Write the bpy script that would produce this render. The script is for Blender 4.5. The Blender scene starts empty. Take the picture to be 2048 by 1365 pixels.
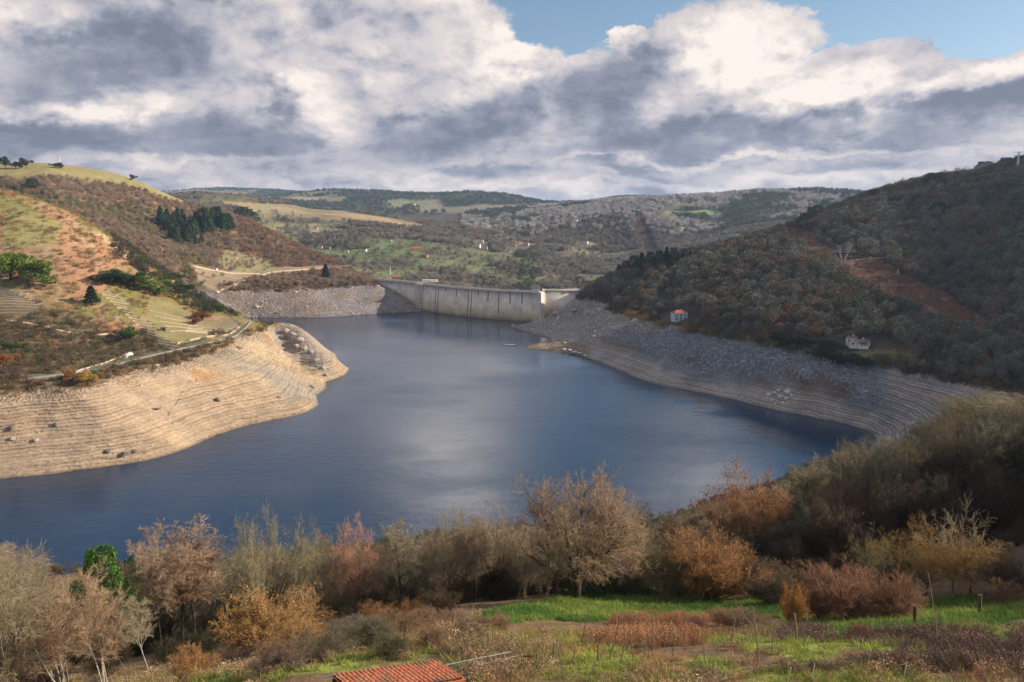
import bpy, math, random
import numpy as np
from math import radians, tan, atan, sin, cos, pi
random.seed(7)
SC = bpy.context.scene
COL = SC.collection
# ------------------------------------------------------------------ camera
H = 150.0            # camera height above the water (m)
FPX = 1595.0         # focal length in pixels of a 2048 wide picture
PITCH = radians(9.0)
CP, SP = cos(PITCH), sin(PITCH)
cd = bpy.data.cameras.new('camera'); cam = bpy.data.objects.new('camera', cd); COL.objects.link(cam)
cam.location = (0, 0, H); cam.rotation_euler = (pi/2 - PITCH, 0, 0)
cd.sensor_width = 36; cd.lens = 36*FPX/2048; cd.clip_start = 0.5; cd.clip_end = 60000
SC.camera = cam
SUN_AZ, SUN_EL = radians(82), radians(24)     # azimuth measured from the view direction (+Y) towards +X
sl = bpy.data.lights.new('sun', 'SUN'); sl.energy = 5.0; sl.angle = radians(0.6); sl.color = (1.0, 0.87, 0.72)
sun = bpy.data.objects.new('sun', sl); COL.objects.link(sun)
from mathutils import Vector
sd = Vector((sin(SUN_AZ)*cos(SUN_EL), cos(SUN_AZ)*cos(SUN_EL), sin(SUN_EL)))
sun.rotation_euler = sd.to_track_quat('Z', 'Y').to_euler()
SC.view_settings.view_transform = 'Standard'; SC.view_settings.look = 'None'
SC.view_settings.gamma = 1; SC.view_settings.exposure = 0.5
SC.cycles.use_denoising = True
SC.cycles.max_bounces = 5; SC.cycles.diffuse_bounces = 2; SC.cycles.glossy_bounces = 2
SC.cycles.transmission_bounces = 2; SC.cycles.transparent_max_bounces = 4; SC.cycles.volume_bounces = 0

# ------------------------------------------------------------------ pixel maths (photo pixels 2048 x 1365)
def ray(px, py):
    dx = (px-1024)/FPX; dv = (682.5-py)/FPX
    return dx, CP + dv*SP, -SP + dv*CP
def F(px, py, Y):
    dx, dy, dz = ray(px, py); return (Y*dx/dy, Y, H + Y*dz/dy)
def onz(px, py, z):
    dx, dy, dz = ray(px, py); Y = (z-H)/(dz/dy); return (Y*dx/dy, Y, z)
def Z(px, Y, z):
    d = Y*CP + (H-z)*SP; return ((px-1024)/FPX*d, Y, z)
def project(X, Y, Zz):
    d = Y*CP + (H-Zz)*SP; v = Y*SP + (Zz-H)*CP
    return 1024 + FPX*X/d, 682.5 - FPX*v/d

# ------------------------------------------------------------------ sky: Nishita + procedural clouds in direction space
def build_world():
    w = bpy.data.worlds.new('World'); SC.world = w; w.use_nodes = True
    nt = w.node_tree; nt.nodes.clear(); N = nt.nodes.new; Lk = nt.links.new
    out = N('ShaderNodeOutputWorld'); bg = N('ShaderNodeBackground'); Lk(bg.outputs[0], out.inputs[0])
    sky = N('ShaderNodeTexSky'); sky.sky_type = 'NISHITA'; sky.sun_disc = False
    sky.sun_elevation = SUN_EL; sky.sun_rotation = SUN_AZ
    sky.air_density = 1.0; sky.dust_density = 0.6; sky.ozone_density = 2.0
    tc = N('ShaderNodeTexCoord')
    def M(op, a, b=None, c=None, clamp=False):
        n = N('ShaderNodeMath'); n.operation = op; n.use_clamp = clamp
        for i, v in enumerate((a, b, c)):
            if v is None: continue
            if isinstance(v, (int, float)): n.inputs[i].default_value = v
            else: Lk(v, n.inputs[i])
        return n.outputs[0]
    sp = N('ShaderNodeSeparateXYZ'); Lk(tc.outputs['Generated'], sp.inputs[0])
    az = M('ARCTAN2', sp.outputs[0], sp.outputs[1]); el = M('ARCSINE', sp.outputs[2])
    # noise space: elevation stretched so that cloud cells flatten towards the horizon
    els = M('POWER', M('MAXIMUM', M('ADD', el, 0.05), 0.001), 0.6)
    def cvec(kx, ky, off=0.0, da=0.0, de=0.0):
        c = N('ShaderNodeCombineXYZ'); Lk(M('MULTIPLY', M('ADD', az, da), kx), c.inputs[0]); Lk(M('MULTIPLY', M('ADD', els, de), ky), c.inputs[1])
        c.inputs[2].default_value = off; return c.outputs[0]
    def noise(vec, scale, det=6, rough=0.55, dist=0.0):
        n = N('ShaderNodeTexNoise'); n.inputs['Scale'].default_value = scale; n.inputs['Detail'].default_value = det
        n.inputs['Roughness'].default_value = rough; n.inputs['Distortion'].default_value = dist
        Lk(vec, n.inputs['Vector']); return n.outputs[0]
    n1 = noise(cvec(4.5, 6.0), 1.3, 9, 0.6, 0.1); n2 = noise(cvec(4.5, 6.0, 9.0), 1.3, 9, 0.6, 0.1)
    n3 = noise(cvec(9, 12, 4.0), 1.3, 10, 0.62, 0.15)
    n4 = noise(cvec(24, 36, 14.0), 1.0, 9, 0.6, 0.1)
    azd = M('ADD', az, M('MULTIPLY', M('SUBTRACT', n1, 0.5), 0.15))
    azd = M('ADD', azd, M('MULTIPLY', M('SUBTRACT', n4, 0.5), 0.05))
    eld = M('ADD', el, M('MULTIPLY', M('SUBTRACT', n2, 0.5), 0.09))
    eld = M('ADD', eld, M('MULTIPLY', M('SUBTRACT', n3, 0.5), 0.06))
    cv = N('ShaderNodeCombineXYZ'); Lk(azd, cv.inputs[0]); Lk(eld, cv.inputs[1]); cv = cv.outputs[0]
    def blob(px, py, rx, ry, rot=0, w=1.0):
        dx, dy, dz = ray(px, py); a = math.atan2(dx, dy); e = math.atan2(dz, math.hypot(dx, dy))
        mp = N('ShaderNodeMapping'); mp.vector_type = 'TEXTURE'
        mp.inputs['Location'].default_value = (a, e, 0); mp.inputs['Rotation'].default_value = (0, 0, radians(rot))
        mp.inputs['Scale'].default_value = (rx/FPX, ry/FPX, 1); Lk(cv, mp.inputs[0])
        ln = N('ShaderNodeVectorMath'); ln.operation = 'LENGTH'; Lk(mp.outputs[0], ln.inputs[0])
        mr = N('ShaderNodeMapRange'); mr.interpolation_type = 'SMOOTHSTEP'
        mr.inputs['From Min'].default_value = 1.35; mr.inputs['From Max'].default_value = 0.35
        mr.inputs['To Max'].default_value = w; Lk(ln.outputs['Value'], mr.inputs['Value']); return mr.outputs[0]
    def comb(lst, op='MAXIMUM'):
        r = blob(*lst[0])
        for b in lst[1:]: r = M(op, r, blob(*b))
        return r
    cover = comb([(360,130,700,330,0), (960,262,230,90,0), (820,70,230,140,0), (950,170,230,90,0), (880,-150,250,130,0), (1430,-230,230,90,0), (1440,105,185,115,0), (1250,105,60,45,0), (1290,200,210,120,0),  # negative rows: unseen clouds above the view, added to brighten the water
                  (1690,190,190,100,10), (1800,115,50,20,35,.8), (1960,200,210,85,0), (2060,150,60,60,0), (1580,40,50,18,20,.55), (1370,260,500,80,0)])
    low = N('ShaderNodeMapRange'); low.interpolation_type = 'SMOOTHSTEP'; Lk(eld, low.inputs[0])
    low.inputs['From Min'].default_value = 0.135; low.inputs['From Max'].default_value = 0.085; low.inputs['To Max'].default_value = 0.93
    cover = M('MAXIMUM', cover, low.outputs[0])
    # broken cumulus outside of the hand placed part
    far = N('ShaderNodeMapRange'); far.interpolation_type = 'SMOOTHSTEP'; Lk(M('ABSOLUTE', az), far.inputs[0])
    far.inputs['From Min'].default_value = 0.72; far.inputs['From Max'].default_value = 1.0
    brk = N('ShaderNodeMapRange'); brk.interpolation_type = 'SMOOTHSTEP'; Lk(n1, brk.inputs[0])
    brk.inputs['From Min'].default_value = 0.42; brk.inputs['From Max'].default_value = 0.56
    cover = M('MAXIMUM', cover, M('MULTIPLY', brk.outputs[0], far.outputs[0]))
    cr = N('ShaderNodeMapRange'); cr.interpolation_type = 'SMOOTHSTEP'
    Lk(M('ADD', cover, M('ADD', M('MULTIPLY', M('SUBTRACT', n3, 0.5), 0.75), M('MULTIPLY', M('SUBTRACT', n4, 0.5), 0.5))), cr.inputs[0])
    cr.inputs['From Min'].default_value = 0.42; cr.inputs['From Max'].default_value = 0.57
    alpha = cr.outputs[0]
    dark = comb([(240,95,200,75,18), (940,240,230,48,14), (90,268,230,42,0), (470,275,190,38,0), (1430,275,330,38,2), (1215,190,110,85,25),
                 (1900,245,230,52,12), (980,330,110,20,0,.8), (1240,335,90,22,0,.8), (1690,345,120,12,0,.5), (1700,300,200,16,0,.6),
                 (60,120,60,80,0,.45), (700,235,90,60,0,.4), (1340,110,70,36,30,.4), (250,370,140,14,0,.45), (800,255,160,36,10,.7)])
    bright = comb([(880,-150,240,120,0,1.25), (1430,-230,220,80,0,1.3), (650,205,110,42,-25), (110,215,150,20,5,.9), (290,205,60,22,0,.7), (90,45,90,45,0,.8), (1480,100,130,85,0), (1050,110,160,80,20,.8),  # first two: the added clouds above the view that reflect in the water
                   (1650,195,170,50,12), (1955,150,190,26,10), (1250,85,50,32,0,.9), (1300,200,60,34,0,.55), (860,90,170,60,15,.4),
                   (1270,370,900,14,0,.55), (800,355,110,14,0,.6), (1500,318,420,9,0,.6), (240,312,220,12,0,.55), (1710,265,40,22,20,.5)])
    val = M('ADD', M('SUBTRACT', M('MULTIPLY', bright, 0.38), M('MULTIPLY', dark, 0.38)), 0.565)
    n3b = noise(cvec(9, 12, 4.0, 0.035, 0.03), 1.3, 10, 0.62, 0.15); n1b = noise(cvec(4.5, 6.0, 0, 0.05, 0.05), 1.3, 9, 0.6, 0.1); n4b = noise(cvec(24, 36, 14.0, .012, .012), 1.0, 9, 0.6, 0.1)
    relief = M('ADD', M('ADD', M('MULTIPLY', M('SUBTRACT', n3, n3b), .55), M('MULTIPLY', M('SUBTRACT', n1, n1b), .45)), M('MULTIPLY', M('SUBTRACT', n4, n4b), .3))
    val = M('ADD', val, relief)
    def billow(n): return M('SUBTRACT', 1.0, M('ABSOLUTE', M('SUBTRACT', M('MULTIPLY', n, 2.0), 1.0)))
    bb = M('ADD', M('MULTIPLY', billow(n3), .6), M('MULTIPLY', billow(n4), .4))
    val = M('ADD', val, M('MULTIPLY', M('SUBTRACT', bb, 0.80), 0.45))
    val = M('ADD', val, M('MULTIPLY', M('SUBTRACT', n3, 0.5), 0.42))
    val = M('ADD', val, M('MULTIPLY', M('SUBTRACT', n4, 0.5), 0.30))
    ramp = N('ShaderNodeValToRGB'); Lk(val, ramp.inputs[0]); e = ramp.color_ramp.elements
    e[0].position = 0.12; e[0].color = (0.140, 0.158, 0.205, 1)
    e[1].position = 0.98; e[1].color = (0.735, 0.665, 0.612, 1)
    for p, c in ((0.33, (0.205,0.222,0.275,1)), (0.55, (0.36,0.352,0.395,1)), (0.78, (0.54,0.492,0.485,1))):
        x = e.new(p); x.color = c
    sk = N('ShaderNodeVectorMath'); sk.operation = 'SCALE'; sk.inputs['Scale'].default_value = 0.090; Lk(sky.outputs[0], sk.inputs[0])
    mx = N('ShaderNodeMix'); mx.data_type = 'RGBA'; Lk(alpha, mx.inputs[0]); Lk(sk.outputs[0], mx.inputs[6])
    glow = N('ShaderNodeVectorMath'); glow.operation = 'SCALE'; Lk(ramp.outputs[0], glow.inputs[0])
    Lk(M('ADD', 1.0, M('MULTIPLY', comb([(900,-190,150,110,0), (1480,-300,150,80,0)]), 1.6)), glow.inputs['Scale']); Lk(glow.outputs[0], mx.inputs[7])  # two added unseen cloud spots, boosted to lay bright streaks on the water
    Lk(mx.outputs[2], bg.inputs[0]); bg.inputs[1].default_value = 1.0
    w.cycles.sampling_method = 'MANUAL'; w.cycles.sample_map_resolution = 512
build_world()

# ------------------------------------------------------------------ numpy noise
def _hash(ix, iy, seed):
    n = (ix.astype(np.int64)*374761393 + iy.astype(np.int64)*668265263 + seed*974634777) & 0x7fffffff
    n = ((n ^ (n >> 13))*1274126177) & 0x7fffffff
    n = (n ^ (n >> 16)) & 0xffffff
    return n/float(0xffffff)
def vnoise(x, y, seed=0):
    ix = np.floor(x); iy = np.floor(y); fx = x-ix; fy = y-iy
    fx = fx*fx*(3-2*fx); fy = fy*fy*(3-2*fy); ix = ix.astype(np.int64); iy = iy.astype(np.int64)
    a = _hash(ix, iy, seed); b = _hash(ix+1, iy, seed); c = _hash(ix, iy+1, seed); d = _hash(ix+1, iy+1, seed)
    return (a*(1-fx)+b*fx)*(1-fy) + (c*(1-fx)+d*fx)*fy
def fbm(x, y, wl, octs=4, seed=0, gain=0.5):
    r = 0; a = 1; t = 0
    for o in range(octs):
        r = r + a*vnoise(x/wl*2**o + 17.3*o, y/wl*2**o - 9.1*o, seed+o); t += a; a *= gain
    return r/t
def sstep(a, b, x):
    t = np.clip((x-a)/(b-a), 0, 1); return t*t*(3-2*t)
def inpoly(px, py, poly):
    r = np.zeros(px.shape, bool); n = len(poly)
    for i in range(n):
        x0, y0 = poly[i]; x1, y1 = poly[(i+1) % n]
        if y0 == y1: continue
        c = ((y0 > py) != (y1 > py)) & (px < (x1-x0)*(py-y0)/(y1-y0)+x0); r ^= c
    return r

# ------------------------------------------------------------------ terrain control points
VEG = 36.0
CT = []
shore = [(-150,972),(0,958),(100,948),(200,935),(270,925),(330,912),(400,885),(440,868),(500,850),(560,838),(615,824),(637,812),(634,792),(655,775),(667,758)]
for p in shore: CT.append(onz(*p, 0))
veg_left = [(-150,795),(0,785),(100,778),(170,770),(240,745),(330,728),(400,708),(470,685),(540,662),(590,655)]
for p in veg_left: CT.append(onz(*p, VEG))
CT += [F(609,682,800), F(640,712,765), F(661,737,736), onz(695,735,-4), onz(705,760,-5), onz(690,790,-5), onz(685,712,-5), onz(664,694,-4), onz(640,672,-4), onz(622,655,-5), onz(665,815,-5), F(575,652,850), F(560,700,790), F(600,735,745)]
CT += [Z(-150,375,-10), Z(100,390,-10), Z(300,420,-10), Z(480,470,-10), Z(600,520,-10), Z(680,620,-10), Z(720,720,-11), Z(700,830,-12), Z(660,900,-12), Z(300,330,-8), Z(500,340,-8)]
CT += [Z(600,960,-8), Z(560,1000,-5), Z(500,960,6), Z(520,1080,-6), Z(440,1000,24), Z(430,1120,5), Z(370,1060,40), Z(300,1040,66), Z(200,1040,104), Z(80,1020,130), Z(-100,1020,140)]
# left front hill
CT += [F(-150,700,590), F(0,700,585), F(0,620,680), F(0,500,790), F(0,385,930), F(60,395,930), F(130,420,930), F(210,467,920), F(310,535,915), F(390,585,890), F(450,625,865), F(500,642,845),
       F(150,560,760), F(250,600,760), F(200,690,640), F(350,660,720), F(430,660,760), F(120,640,670), F(-300,420,900), F(-300,600,720)]
# far left hill
CT += [F(-200,330,1500), F(0,338,1500), F(120,336,1560), F(200,342,1640), F(280,364,1680), F(330,388,1700), F(400,416,1730), F(480,436,1750), F(560,474,1720), F(640,512,1650), F(700,545,1540), F(755,566,1440)]
CT += [F(60,420,1300), F(200,420,1430), F(250,480,1280), F(330,500,1290), F(400,480,1500), F(450,520,1420), F(550,520,1500), F(600,545,1400), F(480,556,1320), F(400,552,1250), F(640,560,1340)]
CT += [F(120,385,1400), F(-200,400,1250), F(350,440,1560)]
CT += [onz(440,584,VEG), onz(500,582,VEG), onz(600,578,VEG), onz(700,573,VEG), onz(755,571,VEG)]
for p in [(500,636),(600,636),(700,632),(770,627),(835,624)]: CT.append(onz(*p, 0))
CT += [Z(600,1090,-7), Z(700,1100,-10), Z(830,1150,-12), Z(-200,1900,190), Z(100,2000,190), Z(300,2100,170), Z(450,2050,120), Z(600,1950,70), Z(700,1750,30), Z(800,1480,6)]
# dam valley
CT += [Z(950,1330,-18), Z(1050,1320,-18), Z(1140,1300,5), Z(880,1380,-12)]
CT += [F(850,556,1620), F(1000,572,1650), F(1100,578,1600), F(1200,560,1750), F(780,540,1650), F(700,520,1850), F(640,485,2000), F(880,520,1850), F(1000,530,1850), F(1050,545,1800), F(900,480,2200), F(760,470,2150), F(980,490,2150),
       F(1100,510,2150), F(1150,500,2200), F(1220,520,2200), F(1300,500,2200), F(700,446,2450), F(820,452,2500), F(950,460,2500), F(1050,470,2500)]
CT += [F(500,412,2500), F(560,412,2700), F(640,427,2750), F(700,430,2800), F(780,442,2900), F(840,450,2800), F(560,450,2250), F(430,400,2600), F(620,450,2350)]
CT += [F(1000,444,2900), F(1080,420,3500), F(1150,414,3600), F(1200,409,3700), F(1350,396,3800), F(1480,392,3700), F(1560,389,3600), F(1640,401,3400), F(1720,402,3300), F(1900,380,3200), F(2200,380,3200),
       F(1060,472,2450), F(1110,462,2480), F(1180,446,2560), F(1260,436,2630), F(1320,452,2600), F(1400,476,2520), Z(1120,2820,88), Z(1200,2850,98), Z(1290,2860,104), Z(1400,2800,92), F(1240,500,2400), F(1400,430,3150), F(1240,428,3200), F(1500,460,2450), F(1600,440,2600), F(1700,440,2500)]
CT += [Z(1300,1500,10), Z(1300,1350,20), Z(1250,1300,15), Z(1400,1400,55), Z(1500,1500,70), Z(1500,1900,50), Z(1700,1700,110), Z(1900,1700,150), Z(2048,1600,170), Z(1700,2100,90), Z(2200,2200,140)]
CT += [Z(560,3400,120), Z(640,3600,120), Z(800,3500,105), Z(950,3300,105)]
CT += [F(850,430,4000), F(700,415,4300), F(950,425,4000), F(640,392,5200), F(740,389,5300), F(860,391,5200), F(930,387,5000), F(1000,393,4900), F(1080,407,4800), F(1150,414,4700), F(1300,410,4700), F(900,408,4500)]
CT += [F(380,394,7500), F(430,384,8200), F(500,395,8000), F(565,389,8000), F(620,398,8000), F(800,400,8500), F(1000,412,8500), F(1080,420,8500), F(1150,418,8500), F(1230,396,8500), F(1300,398,8500), F(1500,398,8500), F(1800,398,8500), F(200,392,8000), F(-300,392,8000), F(2300,398,8500), F(450,402,6500), F(540,405,6500)]
CT += [Z(600,6800,150), Z(900,6800,150), Z(1300,6500,150), Z(300,5000,150), Z(0,4000,160), Z(-300,3500,160), Z(1700,5500,150), Z(2300,5000,170), Z(300,13000,240), Z(1024,13000,180), Z(1800,13000,240)]
# right shore and hill
sh_r = [(1087,640),(1045,692),(1080,702),(1170,714),(1240,742),(1300,765),(1400,785),(1470,800),(1560,822),(1640,838),(1700,850),(1752,868),(1745,885)]
for p in sh_r: CT.append(onz(*p, 0))
CT += [onz(1010,652,0), onz(1060,668,0), onz(1100,680,-.5), onz(1035,651,1.5), onz(1060,650,4), onz(1090,648,7), onz(1125,638,12), onz(1165,625,22), onz(1085,691,2.5), onz(1120,684,5), onz(1170,676,12), onz(1230,668,22), onz(1150,660,9), onz(1110,667,4)]
CT += [Z(980,1080,-8), Z(1000,960,-9), Z(1080,965,-3), Z(1000,860,-10), Z(1180,760,-10), Z(1300,640,-10), Z(1450,580,-10), Z(1600,530,-10), Z(1690,500,-6), Z(960,1150,-12), Z(1000,700,-14), Z(900,900,-14), Z(1300,500,-14), Z(900,500,-14), Z(1500,480,-12), Z(750,420,-12), Z(1200,400,-8)]
veg_r = [(1160,600),(1220,618),(1300,640),(1400,665),(1500,690),(1620,708),(1700,718),(1800,742),(1900,762),(2048,790),(2200,800)]
for p in veg_r: CT.append(onz(*p, VEG))
CT += [Z(1850,500,17), Z(1950,475,27), Z(2048,455,31), Z(1800,500,9)]
CT += [F(1150,594,1190), F(1230,562,1160), F(1290,532,1140), F(1400,516,1100), F(1500,486,1120), F(1560,476,1130), F(1600,466,1160), F(1640,438,1230), F(1700,412,1290), F(1760,392,1310), F(1850,368,1290), F(1950,352,1230), F(2048,330,1150), F(2200,300,1050)]
CT += [F(1300,600,960), F(1400,600,900), F(1500,620,810), F(1500,550,930), F(1600,600,810), F(1700,620,750), F(1700,520,920), F(1800,560,840), F(1900,650,680), F(1900,500,900), F(2048,650,620), F(2048,450,880), F(1800,450,1080), F(1640,500,1040), F(2200,600,620)]
CT += [Z(2500,900,260), Z(2500,600,160), Z(2600,1300,280)]
# near hill
for px in (-500,0,500,1024,1500,2048,2600):
    e = max(0, (px-1900))/700*7
    CT += [Z(px,16,138.5), Z(px,29,129.2+e*.5)]
for ss in (-1.0,-.5,0,.5,1.0): CT += [(ss*5,5,145.5), (ss*8,8,143.5)]
CT += [Z(0,40,122), Z(300,40,122.5), F(620,1362,41), F(800,1372,36.5), Z(800,38.5,124.7), F(800,1318,46), F(1000,1330,42), F(1400,1332,39), F(1900,1318,38), F(1000,1288,52), F(1500,1285,50), F(1100,1203,100), F(700,1262,85), F(880,1235,82), F(1400,1216,95), F(1600,1222,80), F(1900,1222,63),
       F(2048,1190,66), F(1900,1150,90), F(1985,1062,130), F(1800,1110,125), F(1600,1120,140), F(1500,1118,150), F(1300,1150,140), F(300,1345,75), F(540,1318,82), F(60,1400,68), F(400,1290,105), F(100,1300,110), F(1100,1170,130), F(800,1190,130), F(500,1225,130)]
near_sh = [(-200,1205),(100,1198),(350,1185),(600,1160),(850,1135),(1100,1100),(1340,1065),(1450,1025),(1600,985),(1700,945)]
for p in near_sh:
    q = onz(*p, 0); CT.append(q); CT.append(onz_ if False else Z(p[0], q[1]-75, VEG))
CT += [Z(100,165,72), Z(600,175,72), Z(1100,195,70), Z(1500,230,50), Z(1600,250,46), Z(1600,200,60), Z(1700,260,48), Z(1700,200,70), Z(1700,150,83), Z(1800,300,42), Z(1800,260,55), Z(1800,200,80), Z(1800,150,92), Z(1900,150,98), Z(1900,200,90), Z(1900,260,66), Z(2048,150,105), Z(2048,200,98), Z(2048,260,78), Z(2048,330,54), Z(2500,250,110), Z(2500,120,128), Z(2700,400,110), Z(1900,390,30), Z(1800,390,24), Z(2100,410,42)]
CT = np.array(CT)

class Terrain: pass
T = Terrain()
def tps():
    s = CT[:,0]/CT[:,1]; t = np.log(CT[:,1]); z = CT[:,2]; n = len(s)
    # heights are interpolated relative to distance so that far hills do not dominate
    def K(a, b, c, d):
        r2 = (a[:,None]-c[None,:])**2 + (b[:,None]-d[None,:])**2
        return 0.5*r2*np.log(r2+1e-12)
    A = np.zeros((n+3, n+3)); A[:n,:n] = K(s, t, s, t) + np.eye(n)*4e-6
    A[:n,n] = 1; A[:n,n+1] = s; A[:n,n+2] = t; A[n:,:n] = A[:n,n:].T
    w = np.linalg.solve(A, np.concatenate([z, [0,0,0]]))
    T.cs = np.linspace(-1.05, 1.05, 211); T.ct = np.linspace(math.log(5), math.log(12500), 301)
    S, TT = np.meshgrid(T.cs, T.ct); a = S.ravel(); b = TT.ravel(); out = np.zeros(len(a))
    for i in range(0, len(a), 8000):
        out[i:i+8000] = K(a[i:i+8000], b[i:i+8000], s, t) @ w[:n] + w[n] + w[n+1]*a[i:i+8000] + w[n+2]*b[i:i+8000]
    T.c = out.reshape(S.shape)
tps()
def bil(G, gs, gt, s, t):
    u = np.clip((s-gs[0])/(gs[1]-gs[0]), 0, len(gs)-1.001); v = np.clip((t-gt[0])/(gt[1]-gt[0]), 0, len(gt)-1.001)
    i = u.astype(int); j = v.astype(int); u = u-i; v = v-j
    return (G[j,i]*(1-u)+G[j,i+1]*u)*(1-v) + (G[j+1,i]*(1-u)+G[j+1,i+1]*u)*v
def base_h(X, Y):
    z = bil(T.c, T.cs, T.ct, X/Y, np.log(Y))
    k = np.clip(np.abs(z)/14, 0.05, 1)
    far = sstep(300, 700, Y); vf = sstep(1500, 2600, Y)
    z = z + k*far*(fbm(X, Y, 90, 3, 3)-.5)*7 + k*vf*((fbm(X, Y, 460, 4, 5)-.5)*62*sstep(900,2600,Y) + (fbm(X, Y, 1300, 3, 8)-.5)*75*sstep(3900,4600,Y))
    ledge = (z < VEG+2)*(z > -3)*sstep(250, 400, Y)
    z = z + ledge*(fbm(X, Y, 26, 3, 11)-.5)*2.2*np.clip(z/6, 0.15, 1)
    nr = 1-sstep(150, 300, Y)
    z = z + nr*((fbm(X, Y, 14, 3, 21)-.5)*1.2 + (fbm(X, Y, 2.2, 3, 25)-.5)*0.35*(1-sstep(60,120,Y)))
    return z
NS, NT_ = 801, 1001
T.s = np.linspace(-1.04, 1.04, NS); T.t = np.linspace(math.log(6), math.log(12000), NT_)
gS, gT = np.meshgrid(T.s, T.t); gY = np.exp(gT); gX = gS*gY
gZ = base_h(gX, gY)
T.z = gZ
def height(X, Y):
    X = np.asarray(X, float); Y = np.maximum(np.asarray(Y, float), 6.01)
    return bil(T.z, T.s, T.t, X/Y, np.log(Y))
def hgt(x, y): return float(height(np.array([x]), np.array([y]))[0])
# visibility along each column (a column of the grid is a vertical plane through the camera)
tang = (gZ-H)/gY
runmax = np.maximum.accumulate(tang, axis=0)
T.vis = tang - runmax       # 0 = seen, negative = hidden by that tangent
gPX, gPY = project(gX, gY, gZ)
def ground(px, py, ymin=20):
    """first hit of the photo ray with the terrain"""
    dx, dy, dz = ray(px, py)
    Y = np.exp(np.linspace(math.log(ymin), math.log(11500), 6000)); X = Y*dx/dy; zr = H + Y*dz/dy
    d = zr - np.maximum(height(X, Y), 0.0)
    k = np.nonzero(d < 0)[0]
    i = k[0] if len(k) else len(Y)-1
    return float(X[i]), float(Y[i]), float(max(height(X[i:i+1], Y[i:i+1])[0], 0))

# ------------------------------------------------------------------ mesh helpers
def link(o, parent=None):
    COL.objects.link(o)
    if parent is not None: o.parent = parent
    return o
def tag(o, label=None, cat=None, group=None, kind=None):
    if label: o['label'] = label
    if cat: o['category'] = cat
    if group: o['group'] = group
    if kind: o['kind'] = kind
    return o
def npmesh(name, V, Fc, mat=None, smooth=False):
    V = np.asarray(V, np.float32).reshape(-1, 3); Fc = np.asarray(Fc, np.int32); k = Fc.shape[1]
    me = bpy.data.meshes.new(name); me.vertices.add(len(V)); me.vertices.foreach_set('co', V.ravel())
    me.loops.add(Fc.size); me.loops.foreach_set('vertex_index', Fc.ravel())
    me.polygons.add(len(Fc)); me.polygons.foreach_set('loop_start', np.arange(0, Fc.size, k, dtype=np.int32))
    me.polygons.foreach_set('loop_total', np.full(len(Fc), k, np.int32))
    if smooth: me.polygons.foreach_set('use_smooth', np.ones(len(Fc), bool))
    me.update(calc_edges=True)
    if mat: me.materials.append(mat)
    return me
def npobj(name, V, Fc, mat=None, parent=None, smooth=False):
    return link(bpy.data.objects.new(name, npmesh(name, V, Fc, mat, smooth)), parent)
class MB:
    def __init__(s): s.v = []; s.f = []
    def box(s, c, d, rz=0, tilt=None):
        cx, cy, cz = c; a, b, h = d[0]/2, d[1]/2, d[2]/2; n = len(s.v); cr, sr = cos(rz), sin(rz)
        for X, Y, Zz in ((-a,-b,-h),(a,-b,-h),(a,b,-h),(-a,b,-h),(-a,-b,h),(a,-b,h),(a,b,h),(-a,b,h)):
            s.v.append((cx+X*cr-Y*sr, cy+X*sr+Y*cr, cz+Zz))
        s.f += [tuple(n+i for i in q) for q in ((0,3,2,1),(4,5,6,7),(0,1,5,4),(1,2,6,5),(2,3,7,6),(3,0,4,7))]; return s
    def poly(s, pts): n = len(s.v); s.v += [tuple(p) for p in pts]; s.f.append(tuple(range(n, n+len(pts)))); return s
    def prism(s, pts, h):       # vertical prism from a plan polygon [(x,y,z)], extruded up by h
        n = len(s.v); k = len(pts); s.v += [tuple(p) for p in pts] + [(p[0], p[1], p[2]+h) for p in pts]
        s.f.append(tuple(n+i for i in reversed(range(k)))); s.f.append(tuple(n+k+i for i in range(k)))
        for i in range(k): j = (i+1) % k; s.f.append((n+i, n+j, n+k+j, n+k+i))
        return s
    def tube(s, pts, r, sides=5, r1=None):
        P = [Vector(p) for p in pts]; n0 = len(s.v); m = len(P)
        for i, p in enumerate(P):
            d = (P[min(i+1, m-1)]-P[max(i-1, 0)]).normalized(); a = d.orthogonal().normalized(); b = d.cross(a)
            rr = r if r1 is None else r+(r1-r)*i/(m-1)
            for k in range(sides):
                t = 2*pi*k/sides; q = p + (a*cos(t)+b*sin(t))*rr; s.v.append(tuple(q))
        for i in range(m-1):
            for k in range(sides):
                k2 = (k+1) % sides; s.f.append((n0+i*sides+k, n0+i*sides+k2, n0+(i+1)*sides+k2, n0+(i+1)*sides+k))
        s.f.append(tuple(n0+k for k in reversed(range(sides)))); s.f.append(tuple(n0+(m-1)*sides+k for k in range(sides))); return s
    def mesh(s, name, mat=None, smooth=False):
        me = bpy.data.meshes.new(name); me.from_pydata(s.v, [], s.f); me.update()
        if mat: me.materials.append(mat)
        if smooth: me.polygons.foreach_set('use_smooth', [True]*len(me.polygons))
        return me
    def build(s, name, mat=None, parent=None, smooth=False): return link(bpy.data.objects.new(name, s.mesh(name, mat, smooth)), parent)
def empty(name, loc=(0,0,0), rz=0):
    o = bpy.data.objects.new(name, None); o.location = loc; o.rotation_euler = (0,0,rz); o.empty_display_size = 0.5; return link(o)

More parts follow.
